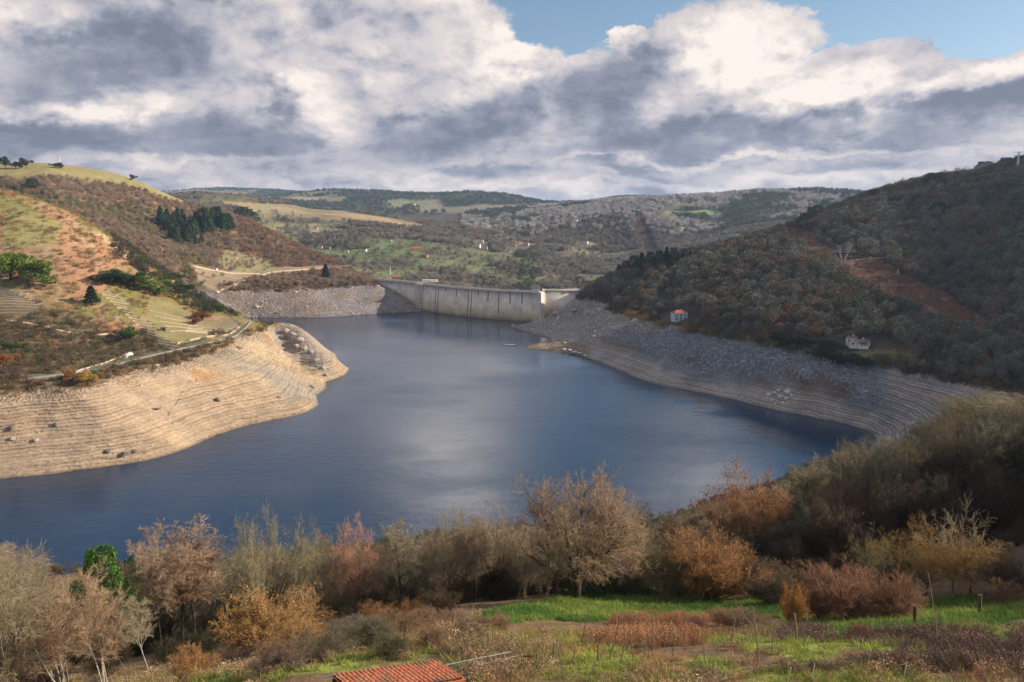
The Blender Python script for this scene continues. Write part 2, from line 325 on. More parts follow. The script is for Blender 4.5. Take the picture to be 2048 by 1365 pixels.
# ------------------------------------------------------------------ materials
class NT:
    def __init__(s, name):
        s.m = bpy.data.materials.new(name); s.m.use_nodes = True; s.t = s.m.node_tree; s.b = s.t.nodes['Principled BSDF']
    def N(s, t, **k):
        n = s.t.nodes.new(t)
        for a, b in k.items(): setattr(n, a, b)
        return n
    def L(s, a, b): s.t.links.new(a, b)
    def math(s, op, a, b=None, clamp=False):
        n = s.N('ShaderNodeMath', operation=op, use_clamp=clamp)
        for i, v in enumerate((a, b)):
            if v is None: continue
            if isinstance(v, (int, float)): n.inputs[i].default_value = v
            else: s.L(v, n.inputs[i])
        return n.outputs[0]
    def noise(s, scale, det=4, rough=.55, vec=None, stretch=None):
        n = s.N('ShaderNodeTexNoise'); n.inputs['Scale'].default_value = scale; n.inputs['Detail'].default_value = det; n.inputs['Roughness'].default_value = rough
        if vec is None: vec = s.N('ShaderNodeTexCoord').outputs['Object']
        if stretch:
            m = s.N('ShaderNodeMapping'); m.inputs['Scale'].default_value = stretch; s.L(vec, m.inputs[0]); vec = m.outputs[0]
        s.L(vec, n.inputs['Vector']); return n.outputs[0]
    def ramp(s, v, stops):
        r = s.N('ShaderNodeValToRGB'); e = r.color_ramp.elements; s.L(v, r.inputs[0])
        e[0].position = stops[0][0]; e[0].color = (*stops[0][1], 1); e[1].position = stops[-1][0]; e[1].color = (*stops[-1][1], 1)
        for p, c in stops[1:-1]: x = e.new(p); x.color = (*c, 1)
        return r.outputs[0]
    def mix(s, f, a, b, mode='MIX'):
        n = s.N('ShaderNodeMix', data_type='RGBA', blend_type=mode)
        for i, v in ((0, f), (6, a), (7, b)):
            if isinstance(v, (int, float)): n.inputs[i].default_value = v
            elif isinstance(v, tuple): n.inputs[i].default_value = (*v, 1)
            else: s.L(v, n.inputs[i])
        return n.outputs[2]
    def bump(s, h, dist, strength=1.0, nrm=None):
        b = s.N('ShaderNodeBump'); b.inputs['Distance'].default_value = dist; b.inputs['Strength'].default_value = strength
        s.L(h, b.inputs['Height'])
        if nrm is not None: s.L(nrm, b.inputs['Normal'])
        return b.outputs[0]
    def fin(s, col=None, rough=.9, nrm=None, spec=.25):
        if col is not None:
            if isinstance(col, tuple): s.b.inputs['Base Color'].default_value = (*col, 1)
            else: s.L(col, s.b.inputs['Base Color'])
        if isinstance(rough, (int, float)): s.b.inputs['Roughness'].default_value = rough
        else: s.L(rough, s.b.inputs['Roughness'])
        s.b.inputs['Specular IOR Level'].default_value = spec
        if nrm is not None: s.L(nrm, s.b.inputs['Normal'])
        return s.m
def flecked(name, c, var=.35, scale=2.0, rough=.85, bump=0.02):
    n = NT(name); v = n.noise(scale, 5, .65)
    lo = tuple(x*(1-var) for x in c); hi = tuple(min(1, x*(1+var)) for x in c)
    return n.fin(n.ramp(v, [(.3, lo), (.7, hi)]), rough, n.bump(v, bump) if bump else None)
def mat_terrain():
    n = NT('land'); at = n.N('ShaderNodeAttribute', attribute_name='cover'); bk = n.N('ShaderNodeAttribute', attribute_name='bank')
    col = at.outputs['Color']; sep = n.N('ShaderNodeSeparateColor'); n.L(bk.outputs['Color'], sep.inputs[0])
    bank, rub, near = sep.outputs[0], sep.outputs[1], sep.outputs[2]
    ge = n.N('ShaderNodeNewGeometry'); sx = n.N('ShaderNodeSeparateXYZ'); n.L(ge.outputs['Position'], sx.inputs[0]); z = sx.outputs[2]; P = ge.outputs['Position']
    a = n.noise(.05, 6, .65, P); b = n.noise(.45, 5, .65, P); c = n.noise(3.5, 4, .7, P)
    v = n.math('ADD', n.math('MULTIPLY', a, .5), n.math('MULTIPLY', b, .5))
    col = n.mix(1.0, col, n.ramp(v, [(.3, (.52,.52,.52)), (.5, (1,1,1)), (.7, (1.5,1.5,1.45))]), 'MULTIPLY')
    # water level ledges: bands that follow the height
    wob = n.math('ADD', z, n.math('MULTIPLY', n.math('SUBTRACT', n.noise(.045, 6, .62, P), .5), 4.2))
    def bands(per, w):
        f = n.math('FRACT', n.math('DIVIDE', wob, per)); return n.math('POWER', f, w)
    led = n.math('ADD', n.math('MULTIPLY', bands(1.55, 3.5), .9), n.math('MULTIPLY', bands(3.7, 2.5), .9))
    patch = n.ramp(n.noise(.018, 3, .5, P), [(.38, (0,0,0)), (.58, (1,1,1))])
    led = n.math('MULTIPLY', n.math('MULTIPLY', led, bank), n.math('SUBTRACT', 1.0, n.math('MULTIPLY', rub, .85)))
    led = n.math('MULTIPLY', led, n.math('MAXIMUM', near, n.math('ADD', .35, n.math('MULTIPLY', patch, .65))))
    vo = n.N('ShaderNodeTexVoronoi'); vo.inputs['Scale'].default_value = .55; n.L(P, vo.inputs['Vector'])
    vo2 = n.N('ShaderNodeTexVoronoi'); vo2.inputs['Scale'].default_value = 1.6; n.L(P, vo2.inputs['Vector'])
    # stones: single bright and dark blocks
    stone = n.ramp(vo2.outputs['Color'], [(.2, (.45,.46,.48)), (.6, (.95,.95,.95)), (.9, (1.8,1.75,1.7))])
    stone2 = n.ramp(vo.outputs['Color'], [(.2, (.6,.6,.62)), (.6, (1,1,1)), (.92, (1.5,1.5,1.45))])
    rc = n.mix(1.0, n.mix(1.0, col, stone, 'MULTIPLY'), stone2, 'MULTIPLY')
    col = n.mix(n.math('MULTIPLY', rub, .8), col, rc)
    col = n.mix(n.math('MULTIPLY', led, .42), col, n.mix(1.0, col, (.42,.36,.30), 'MULTIPLY'))
    # damp dark foot just above the water
    foot = n.N('ShaderNodeMapRange'); n.L(n.math('ADD', z, n.math('MULTIPLY', n.math('SUBTRACT', b, .5), 1.0)), foot.inputs[0])
    foot.inputs['From Min'].default_value = .2; foot.inputs['From Max'].default_value = 1.3; foot.inputs['To Min'].default_value = .35; foot.inputs['To Max'].default_value = 1
    col = n.mix(1.0, col, n.mix(bank, (1,1,1), n.mix(foot.outputs[0], (.3,.27,.24), (1,1,1))), 'MULTIPLY')
    hgt_ = n.math('ADD', n.math('MULTIPLY', led, 1.0), n.math('MULTIPLY', n.math('SUBTRACT', 1.0, vo.outputs['Distance']), n.math('MULTIPLY', rub, .8)))
    nr = n.bump(hgt_, 2.0, .9)
    nr = n.bump(b, .55, .8, nr)
    nr = n.bump(c, .09, .8, nr)
    return n.fin(col, .93, nr, .15)
M_LAND = mat_terrain()
def objcol(name, var=.4, scale=1.5, rough=.85, trans=0.0, inst=False, isl=.3):
    """colour comes from the object's own colour (or the instance's tint), varied by noise and per copy"""
    n = NT(name)
    if inst: a = n.N('ShaderNodeAttribute', attribute_name='tint', attribute_type='INSTANCER'); base = a.outputs['Color']
    else: a = n.N('ShaderNodeObjectInfo'); base = a.outputs['Color']
    ge = n.N('ShaderNodeNewGeometry')
    v = n.noise(scale, 3, .6, ge.outputs['Position'])
    lo = 1-var; hi = 1+var
    col = n.mix(1.0, base, n.ramp(v, [(.32, (lo,lo,lo)), (.68, (hi,hi,hi*.97))]), 'MULTIPLY')
    r = n.N('ShaderNodeValToRGB'); n.L(ge.outputs['Random Per Island'], r.inputs[0])
    r.color_ramp.elements[0].color = (1-isl,1-isl,1-isl,1); r.color_ramp.elements[1].color = (1+isl,1+isl,1+isl*.9,1)
    col = n.mix(1.0, col, r.outputs[0], 'MULTIPLY')
    n.fin(col, rough, None, .15)
    if trans:
        tr = n.N('ShaderNodeBsdfTranslucent'); n.L(col, tr.inputs[0]); ms = n.N('ShaderNodeMixShader'); ms.inputs[0].default_value = trans
        out = n.t.nodes['Material Output']; n.L(n.b.outputs[0], ms.inputs[1]); n.L(tr.outputs[0], ms.inputs[2]); n.L(ms.outputs[0], out.inputs[0])
    return n.m
M_BARK = objcol('bark', .45, 4); M_TWIG = objcol('twigs', .2, .5, .8, isl=.12); M_LEAF = objcol('leaves', .35, .8, .8, .25)
M_ITWIG = objcol('woodland', .2, .1, .85, 0, True, .15); M_ILEAF = objcol('undergrowth leaves', .3, .8, .85, .2, True)

# ------------------------------------------------------------------ land cover
def lerp(a, b, m): return a*(1-m[...,None]) + np.array(b)[None,None,:]*m[...,None] if np.ndim(b) == 1 else a*(1-m[...,None]) + b*m[...,None]
def soft(poly, blur=6, seed=1):
    jx = (fbm(gX, gY, 40, 3, 61+seed)-.5)*blur*4*np.clip(60/np.maximum(gY/12,1),.15,1); jy = (fbm(gX, gY, 40, 3, 91+seed)-.5)*blur*2*np.clip(60/np.maximum(gY/12,1),.15,1)
    return inpoly(gPX+jx, gPY+jy, poly).astype(float)
HILL1 = [(-400,380),(0,383),(60,393),(130,418),(210,463),(310,530),(390,580),(450,622),(505,640),(640,640),(640,800),(-400,1000)]
N200 = fbm(gX, gY, 160, 4, 31); N40 = fbm(gX, gY, 38, 4, 41); N12 = fbm(gX, gY, 11, 3, 51); N500 = fbm(gX, gY, 420, 4, 71)
def mask_left1(): return ((gPX < 640) & (gY > 420) & (gY < 985) & (gS < -.2)).astype(float)
cov = np.zeros(gX.shape+(3,)); cov[:] = (.12,.10,.07)
# left front hill
m1 = ((gY > 400) & (gY < 990) & (gS < -.15)).astype(float)
h1 = np.zeros_like(cov); h1[:] = (.38,.25,.135)
h1 = lerp(h1, (.26,.19,.07), sstep(.42,.56,N200)); h1 = lerp(h1, (.42,.22,.12), sstep(.52,.6,N40)*.8); h1 = lerp(h1, (.19,.2,.06), sstep(.55,.68,fbm(gX,gY,90,4,33))*.8)
h1 = lerp(h1, (.42,.31,.2), sstep(.6,.68,N12)*.6)
lowm = sstep(-12, 14, gPY - (612 + (gPX-0)*.16 + (N40-.5)*60)) * (gPX < 420)
h1 = lerp(h1, (.15,.11,.06), lowm*.85)
h1 = lerp(h1, (.27,.23,.10), soft([(300,588),(420,640),(490,648),(470,665),(350,690),(290,660)], 3, 2)*.9)      # vineyard grass
h1 = lerp(h1, (.30,.30,.10), soft([(0,395),(60,405),(120,450),(110,490),(30,500),(0,480)], 5, 3)*.7)
h1 = lerp(h1, (.46,.34,.2), soft([(200,465),(300,515),(360,560),(345,565),(270,520),(190,475)], 3, 4)*.8)
cov = lerp(cov, h1, m1)
# far left hill
m2 = ((gY >= 990) & (gY < np.interp(gPX, [-300,0,200,400,480,560,640,700,755,800], [1800,1700,1760,1830,1850,1800,1710,1600,1500,1440])) & (gS < -.13)).astype(float)
h2 = np.zeros_like(cov); h2[:] = (.18,.125,.08)
h2 = lerp(h2, (.32,.19,.10), sstep(.5,.62,N40)*.8); h2 = lerp(h2, (.13,.12,.06), sstep(.54,.66,N200)*.8)
top = sstep(14, -4, gPY - np.interp(gPX, [-300,0,120,200,280,330,400], [345,352,350,360,372,392,410]))
h2 = lerp(h2, (.31,.26,.11), top*(gPX < 420))
h2 = lerp(h2, (.34,.30,.15), soft([(450,500),(540,520),(560,540),(470,548),(430,530)], 4, 5)*.8)
h2 = lerp(h2, (.36,.27,.17), soft([(380,532),(440,545),(520,545),(560,535),(650,533),(655,541),(560,550),(500,560),(470,575),(430,585),(400,565)], 2, 6)*.85)
cov = lerp(cov, h2, m2)
# valley and village slopes behind the dam
m3 = ((gY > 1300) & (gY < 3050) & (gS >= -.42) & ~((gPX > 1150) & (gY < 1640))).astype(float)*(1-m2)
h3 = np.zeros_like(cov); h3[:] = (.13,.115,.08)
fld = sstep(.49,.54,fbm(gX*.7,gY*1.0,105,4,81))*(1-.9*inpoly(gPX,gPY,[(700,440),(960,448),(1000,470),(940,476),(780,478),(690,470)]))
h3 = lerp(h3, (.165,.185,.09), fld*.85); h3 = lerp(h3, (.30,.28,.16), sstep(.58,.64,fbm(gX,gY,110,3,85))*fld*.7)
h3 = lerp(h3, (.17,.225,.09), soft([(650,500),(760,480),(860,510),(960,540),(1000,560),(860,560),(720,545),(660,530)], 5, 8)*.7)
cov = lerp(cov, h3, m3)
tan_ = inpoly(gPX, gPY+(N500-.5)*8, [(440,402),(520,407),(600,412),(690,424),(800,440),(850,448),(840,456),(760,450),(690,444),(620,438),(560,424),(500,420),(450,412)]) & (gY > 2050) & (gY < 3300)
cov = lerp(cov, (.40,.29,.17), tan_*(.5+.5*sstep(.4,.55,N200)))
t2 = inpoly(gPX, gPY, [(520,410),(600,415),(660,440),(700,470),(640,468),(560,470),(500,450),(490,425)]) & (gY > 2050) & (gY < 2700)
cov = lerp(cov, (.36,.32,.18), t2*(sstep(.35,.6,N200)))
# hill right of the valley
m4 = ((gY > 2300) & (gY < 4100) & (gS > -.06)).astype(float)*(1-m3*(gY < 2500))
h4 = np.zeros_like(cov); h4[:] = (.15,.135,.11); h4 = lerp(h4, (.30,.30,.15), sstep(.57,.63,fbm(gX,gY,260,3,87))*.8)
h4 = lerp(h4, (.24,.34,.12), inpoly(gPX, gPY, [(1325,425),(1420,420),(1460,428),(1400,433),(1330,432)])*1.0)
h4 = lerp(h4, (.24,.34,.12), inpoly(gPX, gPY, [(1360,455),(1390,452),(1395,464),(1365,464)])*1.0)
h4 = lerp(h4, (.52,.45,.32), inpoly(gPX, gPY+(N500-.5)*10, [(1400,480),(1480,468),(1600,462),(1600,480),(1460,490),(1400,496)])*.8)
cut = inpoly(gPX+(N200-.5)*14+(N40-.5)*6, gPY, [(1260,434),(1288,436),(1332,520),(1296,524)]) & (gY > 2000)
h4 = lerp(h4, (.13,.075,.05), cut*.95)
cov = lerp(cov, h4, m4); cov = lerp(cov, (.075,.05,.038), (cut & (gY < 4100))*.95)
# far hills
m5 = (gY > 4000).astype(float)*sstep(3600, 4100, gY)
h5 = np.zeros_like(cov); h5[:] = (.10,.11,.07); h5 = lerp(h5, (.30,.26,.18), sstep(.555,.615,fbm(gX,gY,700,4,89))*.8); h5 = lerp(h5, (.2,.22,.13), sstep(.62,.66,fbm(gX,gY,500,3,93))*.8)
h5 = lerp(h5, (.42,.36,.26), inpoly(gPX, gPY, [(400,395),(450,392),(520,406),(470,412)])*1.0)
h5 = lerp(h5, (.45,.38,.26), inpoly(gPX, gPY, [(530,396),(600,394),(640,398),(570,402)])*.9)
cov = lerp(cov, h5, m5)
# right hill
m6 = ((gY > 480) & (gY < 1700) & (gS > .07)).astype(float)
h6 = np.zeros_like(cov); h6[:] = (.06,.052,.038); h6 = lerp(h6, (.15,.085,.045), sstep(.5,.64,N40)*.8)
CLEAR = [(1556,462),(1600,455),(1645,488),(1705,512),(1770,518),(1800,545),(1900,592),(1990,650),(1950,680),(1850,640),(1760,590),(1700,560),(1650,515),(1590,490)]
clr = soft(CLEAR, 2, 9)*(gY < 1350)
h6 = lerp(h6, (.15,.072,.044), clr); h6 = lerp(h6, (.28,.24,.13), sstep(.62,.7,N12)*clr*.5)
h6 = lerp(h6, (.19,.17,.07), inpoly(gPX, gPY+(N12-.5)*14, [(1420,658),(1600,690),(1650,700),(1800,704),(1860,722),(1800,728),(1640,712),(1400,668)])*1.0)
h6 = lerp(h6, (.25,.17,.10), sstep(10,0,gPY - np.interp(gPX,[1640,1700,1850,2048],[420,405,370,335]))*.7)
cov = lerp(cov, h6, m6)
# near hill
m7 = ((gY < 330)).astype(float)
h7 = np.zeros_like(cov); h7[:] = (.19,.125,.065)
gr = soft([(950,1232),(1060,1205),(1200,1196),(1400,1200),(1600,1214),(1760,1240),(1800,1215),(1950,1195),(2060,1200),(2060,1235),(1950,1262),(1800,1268),(1700,1285),(1640,1270),(1560,1238),(1450,1232),(1330,1235),(1180,1245),(1080,1240),(1000,1250)], 3, 12)
gtex = fbm(gX, gY, 3.2, 4, 97)
h7 = lerp(h7, (.20,.24,.06), gr*.95); h7 = lerp(h7, (.06,.13,.03), gr*sstep(.5,.6,fbm(gX,gY,9,3,98))*.7)
h7 = lerp(h7, (.27,.28,.07), (1-gr)*sstep(.44,.56,gtex)*sstep(70,45,gY)); h7 = lerp(h7, (.33,.18,.085), sstep(.56,.66,fbm(gX,gY,4.2,3,99))*sstep(75,55,gY)*(1-gr*.6)*.8)
h7 = lerp(h7, (.10,.17,.04), inpoly(gPX, gPY, [(320,1335),(460,1325),(470,1365),(320,1365)])*.8)
h7 = lerp(h7, (.075,.05,.032), sstep(1650,1800,gPX)*sstep(80,100,gY)); cov = lerp(cov, h7, m7)
# dry reservoir bank
edge = VEG + (fbm(gX, gY, 60, 3, 101)-.5)*5 + (N12-.5)*2.5
edge = edge + 14*(inpoly(gPX+(N12-.5)*20, gPY, [(545,652),(600,640),(640,690),(690,760),(620,740),(570,690)]) & (gY < 1000))
edge = np.where((gY < 470) & (gS > -.33) & (gS < .40), 9 + (N12-.5)*4, edge)
inres = (gY > 150) & (gY < 1345)
bank = sstep(.8, -.8, gZ-edge)*inres
side = sstep(-.03, .05, gS)*sstep(430, 480, gY)
bl = np.zeros_like(cov); bl[:] = (.40,.30,.205)
bl = lerp(bl, (.42,.24,.11), sstep(.5,.62,N40)*sstep(18,30,gZ)*.8); bl = lerp(bl, (.31,.27,.225), sstep(.5,.62,N200)*.8)
bl = lerp(bl, (.47,.35,.22), sstep(.54,.64,fbm(gX,gY,30,4,103))*.7)
bl = lerp(bl, (.33,.285,.24), inpoly(gPX+(N12-.5)*30, gPY, [(540,655),(620,650),(690,760),(640,740),(590,720),(550,690)])*.75)
bl = lerp(bl, (.40,.32,.21), inpoly(gPX+(N12-.5)*30, gPY, [(370,700),(560,690),(540,735),(430,745)])*.4)
bf = np.zeros_like(cov); bf[:] = (.30,.27,.26); bf = lerp(bf, (.32,.25,.185), sstep(.45,.6,N40)*.7)
bl = lerp(bl, bf, sstep(960, 1060, gY))
br = np.zeros_like(cov); br[:] = (.225,.23,.245); br = lerp(br, (.17,.11,.075), sstep(.53,.60,fbm(gX+gY*.25,gY*.35,32,4,105))*.75)
lowz = sstep(14, 7, gZ+(N40-.5)*16); br = lerp(br, (.42,.365,.30), lowz*.9)
br = lerp(br, (.42,.36,.33), sstep(1740,1800,gPX)*.8); br = lerp(br, (.40,.35,.29), sstep(800,880,gY+(N40-.5)*120)*.85)
br = lerp(br, (.31,.23,.15), inpoly(gPX, gPY, [(1040,690),(1120,680),(1180,690),(1180,716),(1090,706)])*.8)
bcol = lerp(bl, br, side)
bcol = lerp(bcol, (.42,.36,.27), sstep(360, 330, gY))
cov = cov*(1-bank[...,None]) + bcol*bank[...,None]
rub = bank*np.clip(np.clip(sstep(10,18,gZ+(N40-.5)*14)*side*sstep(1800,1700,gPX) + sstep(27,34,gZ+(N40-.5)*10)*(1-side)*.8 + sstep(960,1060,gY)*.9 + sstep(830,900,gY)*side*.6, 0, 1) + .9*inpoly(gPX+(N12-.5)*30, gPY, [(560,655),(610,650),(660,740),(630,730),(590,700)]).astype(float)*.5*(gY<1000), 0, 1)
V = np.stack([gX, gY, gZ], -1).reshape(-1, 3)
i = np.arange(NT_-1)[:,None]*NS + np.arange(NS-1)[None,:]
Fq = np.stack([i, i+1, i+1+NS, i+NS], -1).reshape(-1, 4)
land = npobj('ground', V, Fq, M_LAND, smooth=True); tag(land, kind='structure')
def vcol(me, name, arr):
    a = me.attributes.new(name, 'FLOAT_COLOR', 'POINT'); c = np.ones((len(me.vertices), 4), np.float32); c[:,:3] = arr.reshape(-1, 3); a.data.foreach_set('color', c.ravel())
vcol(land.data, 'cover', np.clip(cov, 0, 1)); vcol(land.data, 'bank', np.stack([bank, rub, np.clip(side*sstep(1450,1560,gPX)*bank + inpoly(gPX,gPY,[(380,760),(640,780),(640,840),(480,880),(330,840)]), 0, 1)], -1))

# ------------------------------------------------------------------ water
def mat_water():
    n = NT('water'); P = n.N('ShaderNodeNewGeometry').outputs['Position']
    big = n.noise(.006, 5, .6, P, (.55, .9, 1)); big = n.ramp(big, [(.42, (0,0,0)), (.60, (1,1,1))])
    w1 = n.noise(.55, 3, .6, P, (.8, 1.2, 1)); w2 = n.noise(.12, 3, .55, P, (.7, 1.3, 1)); w3 = n.noise(2.2, 2, .6, P)
    h = n.math('ADD', n.math('MULTIPLY', w1, .5), n.math('ADD', n.math('MULTIPLY', w2, .9), n.math('MULTIPLY', w3, .28)))
    st = n.math('ADD', n.math('MULTIPLY', big, .75), .25)
    b = n.N('ShaderNodeBump'); b.inputs['Distance'].default_value = .30; n.L(st, b.inputs['Strength']); n.L(h, b.inputs['Height'])
    n.b.inputs['IOR'].default_value = 1.38
    r = n.math('ADD', n.math('MULTIPLY', big, .10), .06)
    n.fin((.004,.030,.072), r, b.outputs[0], .5); return n.m
tag(npobj('water', [(-900,180,0),(1100,180,0),(1100,1700,0),(-900,1700,0)], [(0,1,2,3)], mat_water()), kind='structure')

# ------------------------------------------------------------------ roads and paths: strips laid on the land
def smoothline(P, step):
    P = np.array(P, float); L = np.r_[0, np.cumsum(np.linalg.norm(np.diff(P[:,:2], axis=0), axis=1))]
    n = max(3, int(L[-1]/step)); u = np.linspace(0, L[-1], n); Q = np.stack([np.interp(u, L, P[:,0]), np.interp(u, L, P[:,1])], 1)
    for _ in range(3): Q[1:-1] = (Q[:-2]+2*Q[1:-1]+Q[2:])/4
    return Q
def strip(name, pix, width, mat, lift=.35, kind='structure', step=4, pts=None):
    Q = smoothline(pts if pts is not None else [ground(*p, ymin=120)[:2] for p in pix], step)
    d = np.gradient(Q, axis=0); d /= np.linalg.norm(d, axis=1)[:,None]+1e-9; nrm = np.stack([-d[:,1], d[:,0]], 1)
    offs = [-1.25, -1, 0, 1, 1.25]; vs = []
    zc = height(Q[:,0], Q[:,1])
    for k, o in enumerate(offs):
        R = Q + nrm*o*width/2; zz = np.maximum(zc, height(R[:,0], R[:,1])) + lift
        if k in (0, 4): zz = np.minimum(zc, height(R[:,0], R[:,1])) - 1.0
        vs.append(np.stack([R[:,0], R[:,1], zz], 1))
    Vv = np.stack(vs, 1).reshape(-1, 3); n = len(Q)
    f = [(a*5+b, a*5+b+1, (a+1)*5+b+1, (a+1)*5+b) for a in range(n-1) for b in range(4)]
    return tag(npobj(name, Vv, f, mat, smooth=True), kind=kind)
M_ASPH = flecked('asphalt', (.26,.265,.25), .2, .3); M_DIRT = flecked('dirt track', (.60,.48,.33), .25, .3)
strip('road', [(55,758),(120,751),(180,742),(250,724),(330,706),(400,690),(440,680),(475,668),(492,655),(500,645)], 3.0, M_ASPH)
strip('dirt_road', [(380,531),(430,541),(480,547),(520,548)], 6, M_DIRT)
strip('dirt_road', [(430,584),(470,570),(500,556),(540,545),(590,541),(640,538),(690,538),(740,545)], 9, M_DIRT)
strip('dirt_track', [(0,640),(60,648),(130,665),(190,672),(215,668)], 2.2, M_DIRT)
strip('dirt_track', [(1612,466),(1660,484),(1700,500),(1750,520)], 3.0, flecked('red track', (.22,.13,.08), .25, .3), .3)
strip('dirt_track', [(1690,523),(1730,519),(1770,516)], 2.5, M_DIRT, .3)

# ------------------------------------------------------------------ tree prototypes
def branches(seed, spec, H=12.0):
    """spec: per level dict(n, len, ang, wob, trop, r, k, tmin). returns list of (points n,k+1,3, radii n,k+1) per level"""
    rg = np.random.default_rng(seed); lv = []
    P0 = np.zeros((1,3)); D = np.array([[rg.normal(0,.04), rg.normal(0,.04), 1.0]]); L = np.array([spec[0]['len']*H]); R = np.array([spec[0]['r']*H])
    if spec[0].get('stems'):
        m = spec[0]['stems']; P0 = rg.normal(0, .02*H, (m,3)); P0[:,2] = 0; a = rg.uniform(0, 2*pi, m); sp = rg.uniform(.1, spec[0]['spread'], m)
        D = np.stack([np.cos(a)*sp, np.sin(a)*sp, np.ones(m)], 1); L = L*rg.uniform(.6, 1.0, m); R = R*rg.uniform(.6, 1, m)
    for li, s in enumerate(spec):
        if li > 0:
            pp, rr, LL = prev; nb = len(pp); c = s['n']; K = pp.shape[1]-1
            t = s.get('tmin', .25) + (1-s.get('tmin', .25))*(np.arange(c)[None,:]+rg.uniform(0,1,(nb,c)))/c; t = np.clip(t, 0, .999)
            f = t*K; i0 = f.astype(int); u = (f-i0)[...,None]; bi = np.arange(nb)[:,None]
            P0 = (pp[bi,i0]*(1-u)+pp[bi,i0+1]*u).reshape(-1,3); dd = pp[bi,i0+1]-pp[bi,i0]; dd /= np.linalg.norm(dd, axis=-1)[...,None]+1e-9; dd = dd.reshape(-1,3)
            rv = rg.normal(size=dd.shape); q = rv-dd*np.sum(rv*dd,1)[:,None]; q /= np.linalg.norm(q, axis=1)[:,None]
            a = radians(s['ang'])*rg.uniform(.6, 1.3, len(dd)); D = dd*np.cos(a)[:,None]+q*np.sin(a)[:,None]
            shape = (1-s.get('cone', .12)*t).reshape(-1); L = (LL[:,None]*np.ones((1,c))).reshape(-1)*s['len']*shape*rg.uniform(.86 if li == 1 else .7, 1.08 if li == 1 else 1.15, len(dd))
            R = (rr[bi,i0]*s['r']).reshape(-1)
        k = s['k']; pts = [P0]; d = D/np.linalg.norm(D, axis=1)[:,None]
        for j in range(k):
            d = d + rg.normal(0, s['wob'], d.shape) + np.array([0,0,s['trop']]); d /= np.linalg.norm(d, axis=1)[:,None]
            pts.append(pts[-1]+d*(L/k)[:,None])
        pts = np.stack(pts, 1); rad = R[:,None]*np.linspace(1, s.get('tap', .45), k+1)[None,:]
        lv.append((pts, rad)); prev = (pts, rad, L)
    return lv
def tubes(lv, sides, rmin=.0):
    Vs = []; Fs = []; n0 = 0
    for (p, r), sd_ in zip(lv, sides):
        n, k1, _ = p.shape; d = np.gradient(p, axis=1); d /= np.linalg.norm(d, axis=-1)[...,None]+1e-9
        ref = np.where(np.abs(d[...,2:3]) > .9, np.array([1.,0,0]), np.array([0,0,1.])); a = np.cross(d, ref); a /= np.linalg.norm(a, axis=-1)[...,None]+1e-9; b = np.cross(d, a)
        r = np.maximum(r, rmin); th = np.arange(sd_)*2*pi/sd_
        v = p[:,:,None,:] + r[:,:,None,None]*(a[:,:,None,:]*np.cos(th)[None,None,:,None] + b[:,:,None,:]*np.sin(th)[None,None,:,None])
        Vs.append(v.reshape(-1,3)); base = (np.arange(n)[:,None,None]*k1 + np.arange(k1-1)[None,:,None])*sd_
        c = np.arange(sd_)[None,None,:]; c2 = (c+1) % sd_
        f = np.stack([base+c, base+c2, base+sd_+c2, base+sd_+c], -1).reshape(-1,4) + n0; Fs.append(f); n0 += n*k1*sd_
    return np.concatenate(Vs), np.concatenate(Fs)
def blades(P, rg, size, thin=.4):
    """small quads of random orientation at points"""
    n = len(P); u = rg.normal(size=(n,3)); u /= np.linalg.norm(u,axis=1)[:,None]; w = rg.normal(size=(n,3)); w -= u*np.sum(u*w,1)[:,None]; w /= np.linalg.norm(w,axis=1)[:,None]
    s = (size*rg.uniform(.6,1.4,n))[:,None]; a = u*s; b = w*s*thin
    v = np.stack([P-a, P-b, P+a, P+b], 1).reshape(-1,3); f = np.arange(n*4).reshape(n,4); return v, f
PROTO = {}
def leafmesh(key, lv, count, size, seed, lowcut=0.0):
    rg = np.random.default_rng(seed); p = lv[-1][0]; t = p[:, 1:].reshape(-1,3); t = t[t[:,2] > lowcut]
    P = t[rg.integers(0, len(t), count)] + rg.normal(0, .12, (count,3)); v, f = blades(P, rg, size, .6); return npmesh(key, v, f, M_LEAF)
def proto(key, seed, spec, ntrunk, rmin, leaves=0, lsize=.1, lcut=0, sides=(7,5,4,3,3,3)):
    lv = branches(seed, spec)
    a = tubes(lv[:ntrunk], sides[:ntrunk]); b = tubes(lv[ntrunk:], [3]*(len(lv)-ntrunk), rmin)
    top = np.percentile(b[0][:,2], 99.3); wid = np.percentile(np.hypot(b[0][:,0], b[0][:,1]), 95)*2
    PROTO[key] = dict(trunk=npmesh('trunk', *a, M_BARK, True), crown=npmesh('crown', *b, M_TWIG), h=top, w=wid,
                      leaves=leafmesh('leaves', lv, leaves, lsize, seed+5, lcut) if leaves else None)
def L_(n, ln, ang, wob, trop, r, k=4, **kw): return dict(n=n, len=ln, ang=ang, wob=wob, trop=trop, r=r, k=k, **kw)
for q in range(3):   # tall narrow deciduous tree with one main trunk
    proto('tall%d'%q, 10+q, [L_(1,.94,0,.05,.02,.011,8,tap=.2), L_(24,.34,44,.12,.09,.36,5,tmin=.42,cone=.25), L_(8,.45,45,.16,.05,.55,4), L_(7,.5,44,.2,.02,.5,3), L_(8,.56,42,.22,.02,.6,2)], 3, .0085)
for q in range(3):   # spreading crown from a short trunk
    proto('oak%d'%q, 20+q, [L_(1,.20,0,.06,.0,.026,4,tap=.8), L_(13,2.9,40,.13,.035,.36,6,tmin=.5,cone=0,tap=.25), L_(8,.44,48,.16,.05,.55,4,tmin=.3,cone=.1), L_(8,.52,48,.2,.03,.5,3), L_(8,.56,45,.24,.02,.6,2)], 3, .0085)
